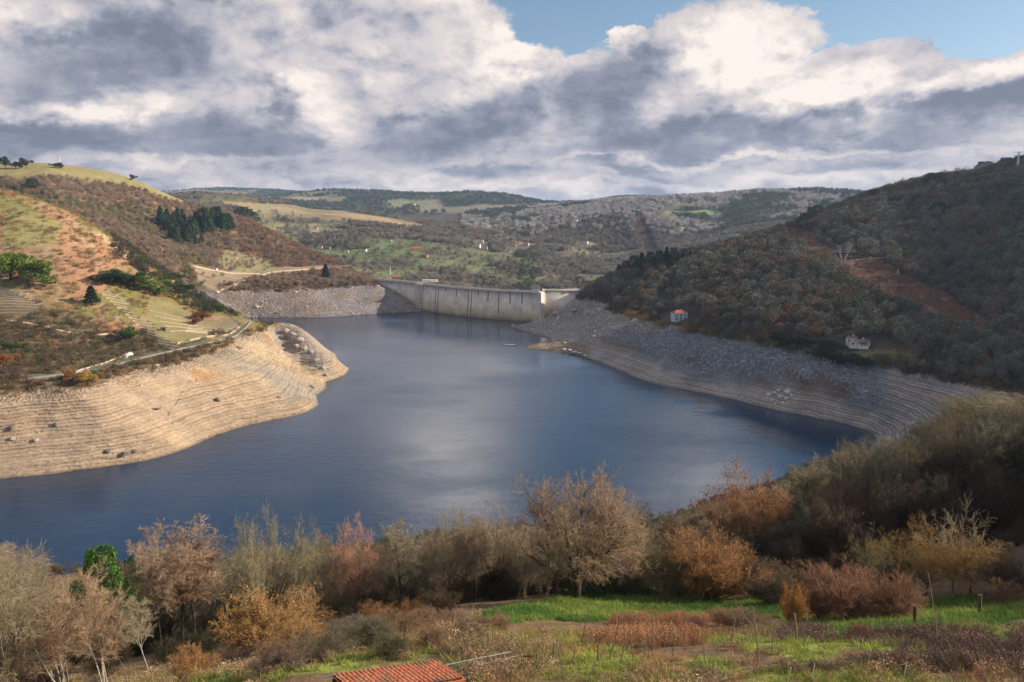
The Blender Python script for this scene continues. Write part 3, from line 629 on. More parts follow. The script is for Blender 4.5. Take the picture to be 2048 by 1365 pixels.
for q in range(3):   # several thin stems
    proto('multi%d'%q, 30+q, [L_(1,.95,0,.05,.03,.0058,7,stems=7,spread=.38,tap=.3), L_(12,.30,42,.12,.06,.45,4,tmin=.32,cone=.3), L_(8,.46,42,.18,.04,.55,3), L_(11,.52,42,.22,.03,.6,2)], 2, .0085)
for q in range(3):   # rounded bush
    proto('bush%d'%q, 40+q, [L_(1,.55,0,.10,.02,.007,5,stems=26,spread=1.1,tap=.4), L_(9,.5,40,.16,.06,.5,4,tmin=.2,cone=.3), L_(7,.52,42,.2,.03,.6,3), L_(6,.58,42,.2,.03,.7,2)], 1, .011, 5200, .08, 2.0)
for q in range(2):   # leafy autumn tree
    proto('autumn%d'%q, 50+q, [L_(1,.28,0,.06,.0,.018,4,tap=.7), L_(12,2.0,44,.13,.04,.4,5,tmin=.45,cone=0,tap=.3), L_(9,.48,50,.17,.04,.5,4,tmin=.2), L_(8,.52,45,.2,.03,.5,3), L_(7,.58,42,.2,.03,.6,2)], 2, .011, 5200, .10, 3.0)
proto('pollard', 23, [L_(1,.2,0,.06,.0,.036,4,tap=.95), L_(20,2.75,50,.09,.055,.28,7,tmin=.75,cone=0,tap=.3), L_(12,.34,48,.16,.06,.55,4,tmin=.38,cone=0), L_(9,.5,48,.2,.03,.5,3), L_(10,.56,45,.24,.02,.6,2)], 3, .0085)
proto('bare', 60, [L_(1,.35,0,.06,.0,.010,4,tap=.7), L_(8,1.7,30,.10,.06,.5,6,tmin=.4,cone=0,tap=.3), L_(8,.4,36,.14,.06,.5,4), L_(7,.5,38,.16,.04,.5,3)], 2, .013)
def conifer(key, seed, H=12, W=2.6, broad=False):
    rg = np.random.default_rng(seed); mb = MB(); mb.tube([(0,0,0),(.05,0,H*.5),(0,0.05,H*.96)], .22, 6, .04)
    n = 4600 if broad else 3000; t = rg.uniform(.14, 1, n)**.8; 
    if broad: prof = W*np.sin(np.clip((t-.1)/.95,0,1)*pi)**.55*(.75+.5*vnoise(t*7, t*0+seed, 4))
    else: prof = W*(1.04-t)**.75*(.65+.5*np.abs(np.sin(t*23)))
    a = rg.uniform(0, 2*pi, n); lob = .72+.5*vnoise(a*1.9, t*6, seed); r = prof*lob*rg.uniform(.45,1,n)**.5
    P = np.stack([np.cos(a)*r, np.sin(a)*r, t*H - r*.15], 1); v, f = blades(P, rg, .25 if broad else .34, .42)
    PROTO[key] = dict(trunk=mb.mesh('trunk', M_BARK, True), crown=npmesh('crown', v, f, M_LEAF), h=H, w=W*1.8, leaves=None)
conifer('fir0', 1); conifer('fir1', 2, 12, 2.2); conifer('pine0', 3, 12, 4.0, True); conifer('pine1', 4, 12, 4.6, True)
def leafy(key, seed, H=12, n=4200, size=.3, lobes=9, flat=.8):
    rg = np.random.default_rng(seed); mb = MB(); mb.tube([(0,0,0),(.1,0,H*.3),(0,.1,H*.6)], .3, 6, .12)
    C = rg.normal(0, 1, (lobes,3))*np.array([2.4,2.4,1.6])+np.array([0,0,H*.58]); Rr = rg.uniform(1.6,2.7,lobes)
    for c in C: mb.tube([(0,0,H*.3), tuple(c*np.array([.5,.5,.8])), tuple(c)], .1, 4, .04)
    k = rg.integers(0, lobes, n); d = rg.normal(size=(n,3)); d /= np.linalg.norm(d,axis=1)[:,None]
    P = C[k]+d*(Rr[k]*rg.uniform(.55,1.05,n)**.5)[:,None]*np.array([1,1,flat]); P = P[P[:,2] > .3]; v, f = blades(P, rg, size, .6)
    PROTO[key] = dict(trunk=mb.mesh('trunk', M_BARK, True), crown=npmesh('crown', v, f, M_LEAF), h=P[:,2].max(), w=8.0, leaves=None)
leafy('leafy0', 5); leafy('leafy1', 6)

BARK = {'dark': (.06,.048,.036), 'grey': (.24,.21,.155), 'pale': (.30,.27,.22), 'ivy': (.05,.06,.02)}
def plant(name, key, x, y, hm, twig, bark='dark', label=None, cat='tree', group=None, wm=None, rz=None, leaf=None, lean=(0,0), sink=.15):
    p = PROTO[key]; z = hgt(x, y) - sink; o = empty(name, (x, y, z), random.uniform(0, 6.28) if rz is None else rz)
    sz = hm/p['h']; sx = sz if wm is None else wm/p['w']; o.scale = (sx, sx, sz); o.rotation_euler[0] = lean[0]; o.rotation_euler[1] = lean[1]
    t = link(bpy.data.objects.new('trunk', p['trunk']), o); t.color = (*BARK[bark], 1)
    c = link(bpy.data.objects.new('crown', p['crown']), o); c.color = (*twig, 1)
    if p['leaves'] and leaf: l = link(bpy.data.objects.new('leaves', p['leaves']), o); l.color = (*leaf, 1)
    return tag(o, label, cat, group)
def plant_px(name, key, cx, topy, Y, wpx, twig, bark='dark', label=None, **kw):
    """stand a tree at distance Y so that it reaches up to the photo row topy; the width is given in photo pixels"""
    d = Y*CP + 30*SP; x = (cx-1024)/FPX*(Y*CP + (H-hgt((cx-1024)/FPX*Y, Y))*SP)
    z0 = hgt(x, Y); ztop = F(cx, topy, Y)[2]; dep = Y*CP+(H-z0)*SP
    return plant(name, key, x, Y, max(ztop-z0, 1.0)+.15, twig, bark, label, wm=wpx/FPX*dep if wpx else None, **kw)

# ------------------------------------------------------------------ scattered stuff (instances on points)
PC = {}
def pcoll(name, meshes):
    c = bpy.data.collections.new(name)
    for i, m in enumerate(meshes):
        o = bpy.data.objects.new('%s_%02d' % (name, i), m); c.objects.link(o)
    return c
def scatter(name, label, cat, coll, P, sc, tint, kind='stuff', flat=None):
    n = len(P); me = bpy.data.meshes.new(name); me.vertices.add(n); me.vertices.foreach_set('co', np.asarray(P, np.float32).ravel())
    rg = np.random.default_rng(len(P)+7)
    a = me.attributes.new('sc', 'FLOAT_VECTOR', 'POINT'); s3 = np.asarray(sc, np.float32)
    if s3.ndim == 1: s3 = np.stack([s3*rg.uniform(.85,1.2,n), s3*rg.uniform(.85,1.2,n), s3], 1)
    a.data.foreach_set('vector', s3.astype(np.float32).ravel())
    a = me.attributes.new('rz', 'FLOAT_VECTOR', 'POINT'); a.data.foreach_set('vector', np.stack([np.zeros(n), np.zeros(n), rg.uniform(0, 6.28, n)], 1).astype(np.float32).ravel())
    a = me.attributes.new('pid', 'INT', 'POINT'); a.data.foreach_set('value', rg.integers(0, len(coll.objects), n).astype(np.int32))
    a = me.attributes.new('tint', 'FLOAT_COLOR', 'POINT'); c = np.ones((n,4), np.float32); c[:,:3] = np.clip(tint, 0, 1); a.data.foreach_set('color', c.ravel())
    me.update(); o = link(bpy.data.objects.new(name, me))
    ng = bpy.data.node_groups.new(name, 'GeometryNodeTree'); ng.interface.new_socket('Geometry', in_out='INPUT', socket_type='NodeSocketGeometry'); ng.interface.new_socket('Geometry', in_out='OUTPUT', socket_type='NodeSocketGeometry')
    N = ng.nodes.new; gi = N('NodeGroupInput'); go = N('NodeGroupOutput'); ip = N('GeometryNodeInstanceOnPoints'); ci = N('GeometryNodeCollectionInfo')
    ci.inputs['Collection'].default_value = coll; ci.inputs['Separate Children'].default_value = True; ci.inputs['Reset Children'].default_value = True
    def na(nm, ty): x = N('GeometryNodeInputNamedAttribute'); x.data_type = ty; x.inputs['Name'].default_value = nm; return x.outputs['Attribute']
    Lk = ng.links.new; Lk(gi.outputs[0], ip.inputs['Points']); Lk(ci.outputs[0], ip.inputs['Instance']); ip.inputs['Pick Instance'].default_value = True
    Lk(na('pid', 'INT'), ip.inputs['Instance Index']); Lk(na('sc', 'FLOAT_VECTOR'), ip.inputs['Scale']); er = N('FunctionNodeEulerToRotation'); Lk(na('rz', 'FLOAT_VECTOR'), er.inputs[0]); Lk(er.outputs[0], ip.inputs['Rotation'])
    Lk(ip.outputs[0], go.inputs[0]); m = o.modifiers.new('scatter', 'NODES'); m.node_group = ng
    return tag(o, label, cat, None, kind)
def crown_mesh(seed, n, size, kind):
    rg = np.random.default_rng(seed); d = rg.normal(size=(n,3)); d /= np.linalg.norm(d,axis=1)[:,None]; th = np.arctan2(d[:,1], d[:,0])
    lump = .7+.5*vnoise(th*1.4+seed*3, d[:,2]*2.2+5, seed)
    if kind == 'fir': t = rg.uniform(0,1,n)**1.2; r = .26*(1.03-t)**.8; P = np.stack([np.cos(th)*r, np.sin(th)*r, .08+t*.92], 1)
    elif kind == 'bush': r = lump*rg.uniform(.4,1,n)**.4; P = d*r[:,None]*np.array([.62,.62,.5])+np.array([0,0,.38])
    else: r = lump*rg.uniform(.35,1,n)**.4; P = d*r[:,None]*np.array([.46,.46,.40])+np.array([0,0,.58])
    P = P[P[:,2] > .02]; v, f = blades(P, rg, size, .38)
    if kind == 'tree':
        mb = MB()
        mb.tube([(0,0,-.1),(.01,0,.3),(0,.02,.6)], .022, 3, .01)
        for k in range(6): a = k*1.05+seed; mb.tube([(0,0,.25+.03*k), (cos(a)*.14, sin(a)*.14, .5), (cos(a)*.3, sin(a)*.3, .78)], .012, 3, .005)
        tv = np.array(mb.v); tf = [q for q in mb.f if len(q) == 4]; f = np.concatenate([f, np.array(tf)+len(v)]); v = np.concatenate([v, tv])
    return npmesh('twigs', v, f, M_ITWIG)
C_TREE = pcoll('woodland tree', [crown_mesh(s, 430, .055, 'tree') for s in range(7)])
C_BUSH = pcoll('scrub bush', [crown_mesh(s+20, 230, .085, 'bush') for s in range(6)])
C_FIR = pcoll('conifer', [crown_mesh(s+40, 240, .075, 'fir') for s in range(4)])
C_SMALL = pcoll('low bush', [crown_mesh(s+60, 60, .16, 'bush') for s in range(4)])
def rock_mesh(seed, mat):
    rg = np.random.default_rng(seed); import bmesh
    bm = bmesh.new(); bmesh.ops.create_icosphere(bm, subdivisions=1, radius=1)
    me = bpy.data.meshes.new('stone'); n = rg.normal(size=(5,3))
    for v in bm.verts:
        c = v.co; k = 1.0
        for q in n: k = min(k, .62/max(.01, abs(c.dot(Vector(q/np.linalg.norm(q)))))) if False else k
        f = .72+.5*rg.uniform(); v.co = Vector((c.x*f, c.y*f*.85, c.z*f*.62))
    bm.to_mesh(me); bm.free(); me.materials.append(mat); return me
M_IROCK = objcol('rubble', .25, .8, .9, 0, True)
C_ROCK = pcoll('stone', [rock_mesh(s, M_IROCK) for s in range(6)])

# candidates: cells of the land grid, picked by world area
rgG = np.random.default_rng(99)
dS = T.s[1]-T.s[0]; dT = T.t[1]-T.t[0]; area = (gY*dS)*(gY*dT)     # m2 of each cell
def pick(dens, tol=.012, keep=None):
    """dens: plants per m2 on the grid -> world points (seen or nearly seen land only)"""
    ok = (T.vis > -tol) & (gPX > -140) & (gPX < 2190) & (gPY < 1450)
    lam = dens*area*ok; cnt = rgG.poisson(np.clip(lam, 0, 50)); j, i = np.nonzero(cnt); r = cnt[j, i]; j = np.repeat(j, r); i = np.repeat(i, r)
    s = T.s[i]+rgG.uniform(-.5,.5,len(i))*dS; t = T.t[j]+rgG.uniform(-.5,.5,len(j))*dT; Y = np.exp(t); X = s*Y
    return np.stack([X, Y, height(X, Y)], 1), j, i
def palette(cols, n, var=.18):
    c = np.array(cols)[rgG.integers(0, len(cols), n)]; return c*rgG.uniform(1-var, 1+var, (n,1))*rgG.uniform(.94,1.06,(n,3))
dry = (gZ < edge+.6) & inres
road_keep = np.ones_like(gX)
for pl, w in (([(55,758),(120,751),(180,742),(250,724),(330,706),(400,690),(440,680),(475,668),(492,655),(500,645)], 7), ([(380,531),(430,541),(480,547),(520,548)], 5), ([(400,590),(430,584),(470,570),(500,556),(540,545),(590,541),(640,538),(690,538),(740,545)], 8), ([(1612,466),(1660,484),(1700,500),(1750,520)], 4)):
    for (x0,y0),(x1,y1) in zip(pl[:-1], pl[1:]):
        tt = np.clip(((gPX-x0)*(x1-x0)+(gPY-y0)*(y1-y0))/((x1-x0)**2+(y1-y0)**2), 0, 1); dd = np.hypot(gPX-x0-tt*(x1-x0), (gPY-y0-tt*(y1-y0))*1.5); road_keep[dd < w] = 0
free = (~dry)*road_keep
TERR = [[(-20,560),(95,612),(45,640),(-20,628)], [(205,585),(250,598),(378,690),(330,698)], [(378,640),(430,626),(500,640),(440,672),(372,664)], [(290,600),(420,640),(470,668),(350,692)]]
terrm = np.zeros_like(gX, bool)
for p in TERR: terrm |= inpoly(gPX, gPY, p) & (gY < 990) & (gY > 400)

LINE = ([-60,0,60,120,170,290,340,420,460,500,540,590,640,690,740,800,860,900,980,1040,1100,1240,1300,1350,1400,1450,1560,1600,1668,1693,1774,1829,1871,1903,1951,2100],
        [1100,1095,1120,1190,1180,1150,1095,1125,1130,1120,1095,1120,1110,1120,1100,1095,1100,1075,1060,1075,1080,1085,1095,1080,1075,1060,1020,985,925,908,890,886,862,830,806,808])
HPX = np.array([(962,487),(969,500),(957,496),(1027,494),(1041,491),(1053,492),(1130,509),(1169,487),(849,515),(832,501),(1325,432),(1433,430),(1355,462),(1342,413),(640,497),(693,505),(730,503),(655,499),(632,459),(780,484),(905,519),(890,525),(1018,505),(750,413),(820,411),(905,401),(1050,404),(1150,443)])
yard = np.ones_like(gX)
for hx, hy in HPX: yard[(((gPX-hx)/17)**2+((gPY-hy-4)/8)**2 < 1) & (gY > 1300)] = 0
# right hillside wood
cl = soft(CLEAR, 2, 9) > .5
houseR = inpoly(gPX, gPY, [(1320,625),(1400,625),(1400,650),(1320,650)]) | inpoly(gPX, gPY, [(1665,676),(1755,676),(1830,706),(1860,724),(1700,716),(1650,706)])
mR = m6*free*(~cl)*(~houseR)*(gPX > 1090)
P, j, i = pick(mR*.021*(.7+.6*(N40 > .45)))
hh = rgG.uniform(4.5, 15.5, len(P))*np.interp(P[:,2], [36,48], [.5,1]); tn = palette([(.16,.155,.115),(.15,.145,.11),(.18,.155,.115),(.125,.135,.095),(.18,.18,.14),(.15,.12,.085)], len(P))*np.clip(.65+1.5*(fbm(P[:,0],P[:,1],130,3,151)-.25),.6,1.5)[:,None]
nn = N40[j,i]; sel = (nn > .63) & (rgG.uniform(0,1,len(P)) < .4); tn[sel] = palette([(.19,.11,.06),(.17,.10,.06),(.2,.14,.07)], sel.sum())
sel = (N200[j,i] > .56) & (rgG.uniform(0,1,len(P)) < .3); tn[sel] = palette([(.08,.105,.055),(.10,.13,.07)], sel.sum())
sc = np.stack([hh*.95, hh*.95, hh], 1); scatter('bare_woodland', 'dense grey brown leafless wood covering the shaded right hillside', 'woodland', C_TREE, P, sc, tn)
P, j, i = pick(m6*free*cl*.05, .01); scatter('bracken', 'rust brown bracken in the cleared strip under the power line', 'bracken', C_SMALL, P, rgG.uniform(.8,2.0,len(P)), palette([(.16,.075,.045),(.13,.065,.04),(.18,.10,.055)], len(P)))
eb = m6*(gZ > edge-1)*(gZ < 41)*(gPX > 1140)
P, j, i = pick(eb*.05*(~houseR)); scatter('shore_scrub', 'ochre and dark green scrub along the top of the right hand bank', 'scrub', C_BUSH, P, rgG.uniform(2.5,6.5,len(P)), palette([(.17,.11,.05),(.12,.09,.05),(.06,.075,.03),(.09,.08,.05),(.21,.12,.04)], len(P)))
# left front hill scrub
mL = m1*free*(~terrm)
P, j, i = pick(mL*(.022+.05*(N12 > .5)*(N40 > .45)+.05*lowm)*(1-.85*(soft([(300,588),(420,640),(490,648),(470,665),(350,690),(290,660)],3,2) > .5)))
hh = rgG.uniform(1.2, 4.2, len(P)); up = lowm[j,i] < .5
tn = np.where(up[:,None], palette([(.42,.25,.12),(.38,.23,.13),(.33,.25,.10),(.48,.25,.11),(.19,.19,.07),(.30,.22,.14)], len(P)), palette([(.13,.095,.06),(.10,.085,.05),(.17,.10,.05),(.08,.095,.04),(.15,.12,.07)], len(P)))
scatter('hillside_scrub', 'mixed orange, pinkish brown and olive scrub on the left front hillside', 'scrub', C_BUSH, P, hh, tn)
gul = m1*free*(~terrm)*sstep(26, 6, np.abs(gPY - np.interp(gPX, [200,310,360,420,470], [480,545,590,625,640])))*(gPX > 225)*(gPX < 480)
P, j, i = pick(gul*.03); scatter('gully_wood', 'dark green and brown wood along the gully rim of the left hill', 'woodland', C_TREE, P, rgG.uniform(5,9,len(P)), palette([(.05,.075,.03),(.10,.08,.06),(.12,.09,.07),(.06,.09,.035)], len(P)))
P, j, i = pick(m1*(gZ > edge-1)*(gZ < 40)*.08*road_keep); scatter('roadside_scrub', 'ochre and brown bushes between the lane and the pale bank', 'scrub', C_BUSH, P, rgG.uniform(1.5,4,len(P)), palette([(.24,.15,.06),(.13,.10,.06),(.09,.08,.04),(.30,.17,.06)], len(P)))
# far left hill
m2v = m2*free*(top < .4)
P, j, i = pick(m2v*(.016+.016*(N40 > .45))*(1-.8*soft([(450,500),(540,520),(560,540),(470,548),(430,530)],4,5))*(1-.95*soft([(380,532),(440,545),(520,545),(560,535),(650,533),(655,541),(560,550),(500,560),(470,575),(430,585),(400,565)],2,6)))
tn = palette([(.31,.24,.19),(.28,.225,.185),(.33,.25,.19),(.26,.185,.12),(.35,.215,.12)], len(P)); sel = N200[j,i] > .56; tn[sel] = palette([(.26,.22,.14),(.15,.16,.08),(.32,.22,.11)], sel.sum())
sel = (P[:,0]/P[:,1] > -.34) & (P[:,1] > 1250) & (P[:,2] > 45); tn[sel] = palette([(.38,.20,.11),(.28,.17,.11),(.24,.17,.13),(.18,.15,.10)], sel.sum())
scatter('hill_woodland', 'brown and rust coloured leafless scrub wood on the far left hill', 'woodland', C_TREE, P, rgG.uniform(4,9,len(P)), tn)
P, j, i = pick(m2*(gZ > edge-1)*(gZ < 46)*(gPX > 440)*.05); scatter('foot_scrub', 'orange brown scrub below the sandy road at the reservoir rim', 'scrub', C_BUSH, P, rgG.uniform(2,5.5,len(P)), palette([(.30,.17,.08),(.17,.11,.06),(.10,.09,.05),(.24,.15,.08)], len(P)))
# valley behind the dam
nf = 1-fld
m3v = m3*(~cut)*(~tan_)*(1-.6*t2)*yard
P, j, i = pick(m3v*(.0026+.016*nf*(sstep(.42,.5,fbm(gX,gY,70,3,111))) + .011*(fld < .5)*(gPX > 960)), .02)
tn = palette([(.29,.25,.235),(.26,.235,.22),(.24,.225,.18),(.32,.28,.25),(.33,.25,.20)], len(P)); sel = (rgG.uniform(0,1,len(P)) < .16) | ((np.abs(gPX[j,i]+N200[j,i]*60 - 1072) < 22) & (gPY[j,i] > 500) & (rgG.uniform(0,1,len(P)) < .8)); tn[sel] = palette([(.09,.12,.065),(.11,.14,.075)], sel.sum())
scatter('valley_trees', 'grey mauve leafless trees and hedges between the green valley fields', 'woodland', C_TREE, P, rgG.uniform(6,13,len(P)), tn)
fl4 = (h4[...,1] > h4[...,0]*1.02) | (h4[...,0] > .4)
m4v = m4*(~fl4)*(~cut)*(gY > 2250)*yard
P, j, i = pick(m4v*(.0012+.0042*sstep(.4,.52,fbm(gX,gY,240,3,113))), .02)
tn = palette([(.50,.455,.45),(.44,.41,.405),(.54,.49,.47),(.38,.36,.32)], len(P)); sel = (fbm(P[:,0],P[:,1],260,3,115) > .55) | (rgG.uniform(0,1,len(P)) < .08); tn[sel] = palette([(.09,.12,.075),(.13,.15,.095)], sel.sum())
scatter('ridge_woodland', 'grey leafless wood with green patches on the hill beyond the dam', 'woodland', C_TREE, P, rgG.uniform(11,22,len(P)), tn)
P, j, i = pick(m5*(h5[...,0] < .2)*(gY < 9000)*.0013, .02); scatter('distant_woodland', 'dark bluish wood on the farthest hills under the clouds', 'woodland', C_TREE, P, rgG.uniform(14,24,len(P)), palette([(.09,.125,.10),(.15,.165,.145),(.08,.115,.09)], len(P)))
# thicket below the tree belt, down to the near shore
def thick(seed, spec):
    lv = branches(seed, spec); v, f = tubes(lv, [3]*len(lv), .011); v = v/np.percentile(v[:,2], 99.3); return npmesh('twigs', v, f, M_ITWIG)
C_THICK = pcoll('thicket', [thick(200+s, [L_(1,.5,0,.08,.03,.008,5,stems=9,spread=.9,tap=.4), L_(9,.45,40,.16,.06,.5,4,tmin=.2), L_(8,.5,42,.2,.03,.6,3), L_(8,.56,42,.2,.03,.7,2)]) for s in range(3)]
    + [thick(210+s, [L_(1,.85,0,.05,.02,.011,6,tap=.3), L_(16,.4,46,.12,.08,.4,4,tmin=.3,cone=.2), L_(9,.45,45,.16,.05,.5,3), L_(12,.5,44,.2,.02,.6,2)]) for s in range(3)])
tm = (gY > 104)*(gY < 470)*(gZ > edge+1)*(gPX > -120)
P, j, i = pick(tm*.06*(gY > np.interp(gPX, [0,650,940,1500,1600,2048], [104,112,116,120,125,118])), .6)
hs = rgG.uniform(3.5,9,len(P))*np.interp(P[:,1],[100,200,400],[.8,1,1.15])*np.interp(P[:,0]/P[:,1],[.3,.42],[1,1.7]); ppx, ppy = project(P[:,0], P[:,1], P[:,2])
cap = np.interp(ppx, *LINE)+rgG.uniform(8,45,len(P)); dep_ = P[:,1]*CP+(H-P[:,2])*SP; room = (ppy-cap)/FPX*dep_
hs = np.minimum(hs, np.maximum(room*1.02, rgG.uniform(1.2,2.8,len(P)))); ok = hs > .8; P = P[ok]; j = j[ok]; hs = hs[ok]
scatter('slope_thicket', 'leafless brown and olive thicket on the slope between the tree belt and the water', 'thicket', C_THICK, P, hs, palette([(.15,.115,.08),(.13,.11,.07),(.18,.13,.085),(.10,.08,.055),(.15,.135,.085)], len(P)))
# stones on the dry banks
P, j, i = pick(bank*(gZ > .5)*(gY > 400)*(.012+.085*rub)*.8, .01)
szr = rgG.gamma(1.1, .30, len(P))+.13; szr = np.clip(szr, .2, 2.6)*np.interp(P[:,1],[400,1100],[.8,1.5]); tn = cov[j,i]*rgG.uniform(.6,1.7,(len(P),1))
scatter('rubble', 'loose grey and tan stones lying on the dry reservoir banks', 'rubble', C_ROCK, P, szr, np.clip(tn,0,.75))

# ------------------------------------------------------------------ dam
M_CONC = None
def mat_dam():
    n = NT('dam concrete'); P = n.N('ShaderNodeNewGeometry').outputs['Position']; sx = n.N('ShaderNodeSeparateXYZ'); n.L(P, sx.inputs[0])
    a = n.noise(.09, 5, .6, P); st = n.noise(.25, 4, .6, P, (1, 1, .05)); st = n.ramp(st, [(.50, (1,1,1)), (.72, (.62,.6,.56))])
    lift = n.math('FRACT', n.math('DIVIDE', sx.outputs[2], 3.0)); ll = n.ramp(lift, [(0, (.72,.72,.72)), (.10, (1,1,1)), (1, (1,1,1))])
    zz = n.math('DIVIDE', n.math('ADD', sx.outputs[2], n.math('MULTIPLY', n.math('SUBTRACT', a, .5), 4)), 45)
    base = n.ramp(zz, [(.0, (.36,.29,.19)), (.12, (.62,.52,.36)), (.45, (.76,.68,.55)), (.72, (.70,.64,.57)), (.84, (.48,.45,.42)), (.97, (.70,.65,.57))])
    c = n.mix(1.0, n.mix(.5, base, st, 'MULTIPLY'), ll, 'MULTIPLY'); c = n.mix(1.0, c, n.ramp(a, [(.3,(.8,.8,.8)), (.7,(1.2,1.2,1.2))]), 'MULTIPLY')
    return n.fin(c, .9, n.bump(a, .3), .2)
M_DAM = mat_dam(); M_STAIN = flecked('damp stain', (.12,.105,.09), .3, .3); M_PALE = flecked('pale concrete', (.62,.58,.5), .12, .2); M_WHITE = flecked('white paint', (.80,.80,.78), .08, .5)
M_DARK = flecked('dark opening', (.03,.03,.035), .2, 1); M_RED = flecked('red roof tile', (.42,.13,.07), .25, .8); M_STONE = flecked('field stone', (.36,.32,.26), .35, .9); M_BROWN = flecked('brown timber', (.12,.08,.05), .35, 2)
M_STEEL = flecked('galvanised steel', (.62,.64,.66), .1, 1, .5); M_GREYR = flecked('grey roof', (.15,.125,.11), .2, .6)
dam = empty('dam', (F(960,600,1180)[0], 1180, 0)); D0 = Vector(dam.location)
tag(dam, 'long curved concrete dam closing the reservoir below the wooded valley', 'dam')
def wall_prof(pts, ztop, zbot, thick, batter=.0, joints=None):
    """pts: plan polyline. upstream face towards the camera"""
    P = smoothline(pts, 6); d = np.gradient(P, axis=0); d /= np.linalg.norm(d, axis=1)[:,None]; nr = np.stack([d[:,1], -d[:,0]], 1)
    if nr[:,1].mean() > 0: nr = -nr
    n = len(P); zz = [zbot, ztop, ztop, zbot]; of = [batter, 0, -thick, -thick*3]
    v = np.stack([np.concatenate([P+nr*o, np.full((n,1), z)], 1) for o, z in zip(of, zz)], 1).reshape(-1,3)
    f = [(a*4+b, a*4+(b+1)%4, (a+1)*4+(b+1)%4, (a+1)*4+b) for a in range(n-1) for b in range(4)]; f += [(0,1,2,3), ((n-1)*4+3,(n-1)*4+2,(n-1)*4+1,(n-1)*4)]
    return v - np.array(D0), f, P, nr
ZC = 42.0
A = [onz(838,567,ZC)[:2], onz(870,571,ZC)[:2], onz(920,576,ZC)[:2], onz(975,580,ZC)[:2], onz(1030,583,ZC)[:2], onz(1078,584.5,ZC)[:2]]
v, f, PA, nA = wall_prof(A, ZC, -25, 7, 7); npobj('main_wall', v, f, M_DAM, dam)
B = [F(742,560,1345)[:2], F(790,560,1315)[:2], F(838,565,1265)[:2]]
v, f, PB, nB = wall_prof(B, ZC+.6, -5, 7, 3); npobj('left_wing_wall', v, f, M_DAM, dam)
C = [F(1085,580,1150)[:2], F(1120,580,1150)[:2], F(1165,580,1160)[:2]]
v, f, PCc, nC = wall_prof(C, ZC, -5, 7, 5); npobj('right_wing_wall', v, f, M_DAM, dam)
def along(P, nr, name, z0, z1, o0, o1, mat, base_o=0.0):
    n = len(P); v = np.stack([np.concatenate([P+nr*o, np.full((n,1), z)], 1) for o, z in ((o0,z0),(o0,z1),(o1,z1),(o1,z0))], 1).reshape(-1,3)-np.array(D0)
    f = [(a*4+b, a*4+(b+1)%4, (a+1)*4+(b+1)%4, (a+1)*4+b) for a in range(n-1) for b in range(4)]; f += [(0,1,2,3), ((n-1)*4+3,(n-1)*4+2,(n-1)*4+1,(n-1)*4)]
    return npobj(name, v, f, mat, dam)
for P_, n_, zz in ((PA,nA,ZC),(PB,nB,ZC+.6),(PCc,nC,ZC)):
    along(P_, n_, 'parapet', zz-.4, zz+1.3, 1.0, .4, M_PALE); along(P_, n_, 'deck_edge', zz-1.7, zz-.45, 1.4, -.2, M_PALE)
    along(P_, n_, 'parapet', zz+.003, zz+1.3, -6.2, -6.8, M_PALE)
def on_wall(P, nr, px):
    q = [project(a[0], a[1], ZC)[0] for a in P]; k = int(np.argmin(np.abs(np.array(q)-px))); return k
for px, zb in ((872,2),(877,2),(937,2),(945,0),(1001,8),(1024,24),(1046,25),(915,28),(976,25),(960,33),(895,34)):
    k = on_wall(PA, nA, px); a = PA[k]; nn_ = nA[k]; dr = Vector((-nn_[1], nn_[0], 0)); w = 1.1 if zb < 20 else 1.5
    def pt(z, o, s): bo = 7*(ZC-z)/(ZC+25); q = a + nn_*(bo+o); return tuple(Vector((q[0], q[1], z)) + dr*s*w/2 - D0)
    mb = MB(); mb.v = [pt(zb,.25,-1), pt(zb,.25,1), pt(ZC-1.8,.25,1), pt(ZC-1.8,.25,-1), pt(zb,-.3,-1), pt(zb,-.3,1), pt(ZC-1.8,-.3,1), pt(ZC-1.8,-.3,-1)]
    mb.f = [(0,1,2,3),(0,4,5,1),(1,5,6,2),(3,2,6,7),(0,3,7,4)]; mb.build('joint_rib' if zb < 20 else 'gauge_rail', M_STAIN, dam)
for P_, n_, st in ((PA,nA,3),(PB,nB,3),(PCc,nC,2)):
    for k in range(1, len(P_)-1, st):
        q = P_[k]+n_[k]*1.0; mb = MB(); mb.box((q[0]-D0.x, q[1]-D0.y, ZC-2.6), (1.2,1.6,1.8), math.atan2(n_[k][1], n_[k][0])+pi/2)
        mb.build('corbel', M_DAM, dam)
# left tower (two pale ribs and a dark slot) and right tower with the white hoist cabin
lt = onz(838,568,ZC)
mb = MB(); mb.box((lt[0]-D0.x+1, lt[1]-D0.y+2, 8), (9,12,70), .25); mb.build('intake_tower', M_DAM, dam)
for dx in (-4.6, 2.2): mb = MB(); mb.box((lt[0]-D0.x+dx, lt[1]-D0.y-5, 9), (1.6,2.2,70), .1); mb.build('tower_rib', M_PALE, dam)
mb = MB(); mb.box((lt[0]-D0.x-12, lt[1]-D0.y+26, 26), (2.6,3,32), .5); mb.box((lt[0]-D0.x-15.5, lt[1]-D0.y+31, 26), (1.2,3,32), .5); mb.build('gate_guide', M_STAIN, dam)
rt = onz(1078,585,ZC)
mb = MB(); mb.box((rt[0]-D0.x+1.5, rt[1]-D0.y+1, 8), (8.5,13,69.4), -.42); mb.build('buttress_tower', M_PALE, dam)
mb = MB(); mb.box((rt[0]-D0.x-5, rt[1]-D0.y-1, 6), (9,8,66), -.05); mb.build('gate_shaft', M_DAM, dam)
hc = MB(); hc.box((rt[0]-D0.x-4.5, rt[1]-D0.y-1, 46.2), (9.5,8,10.5), -.05); cab = hc.build('hoist_cabin', M_WHITE, dam)
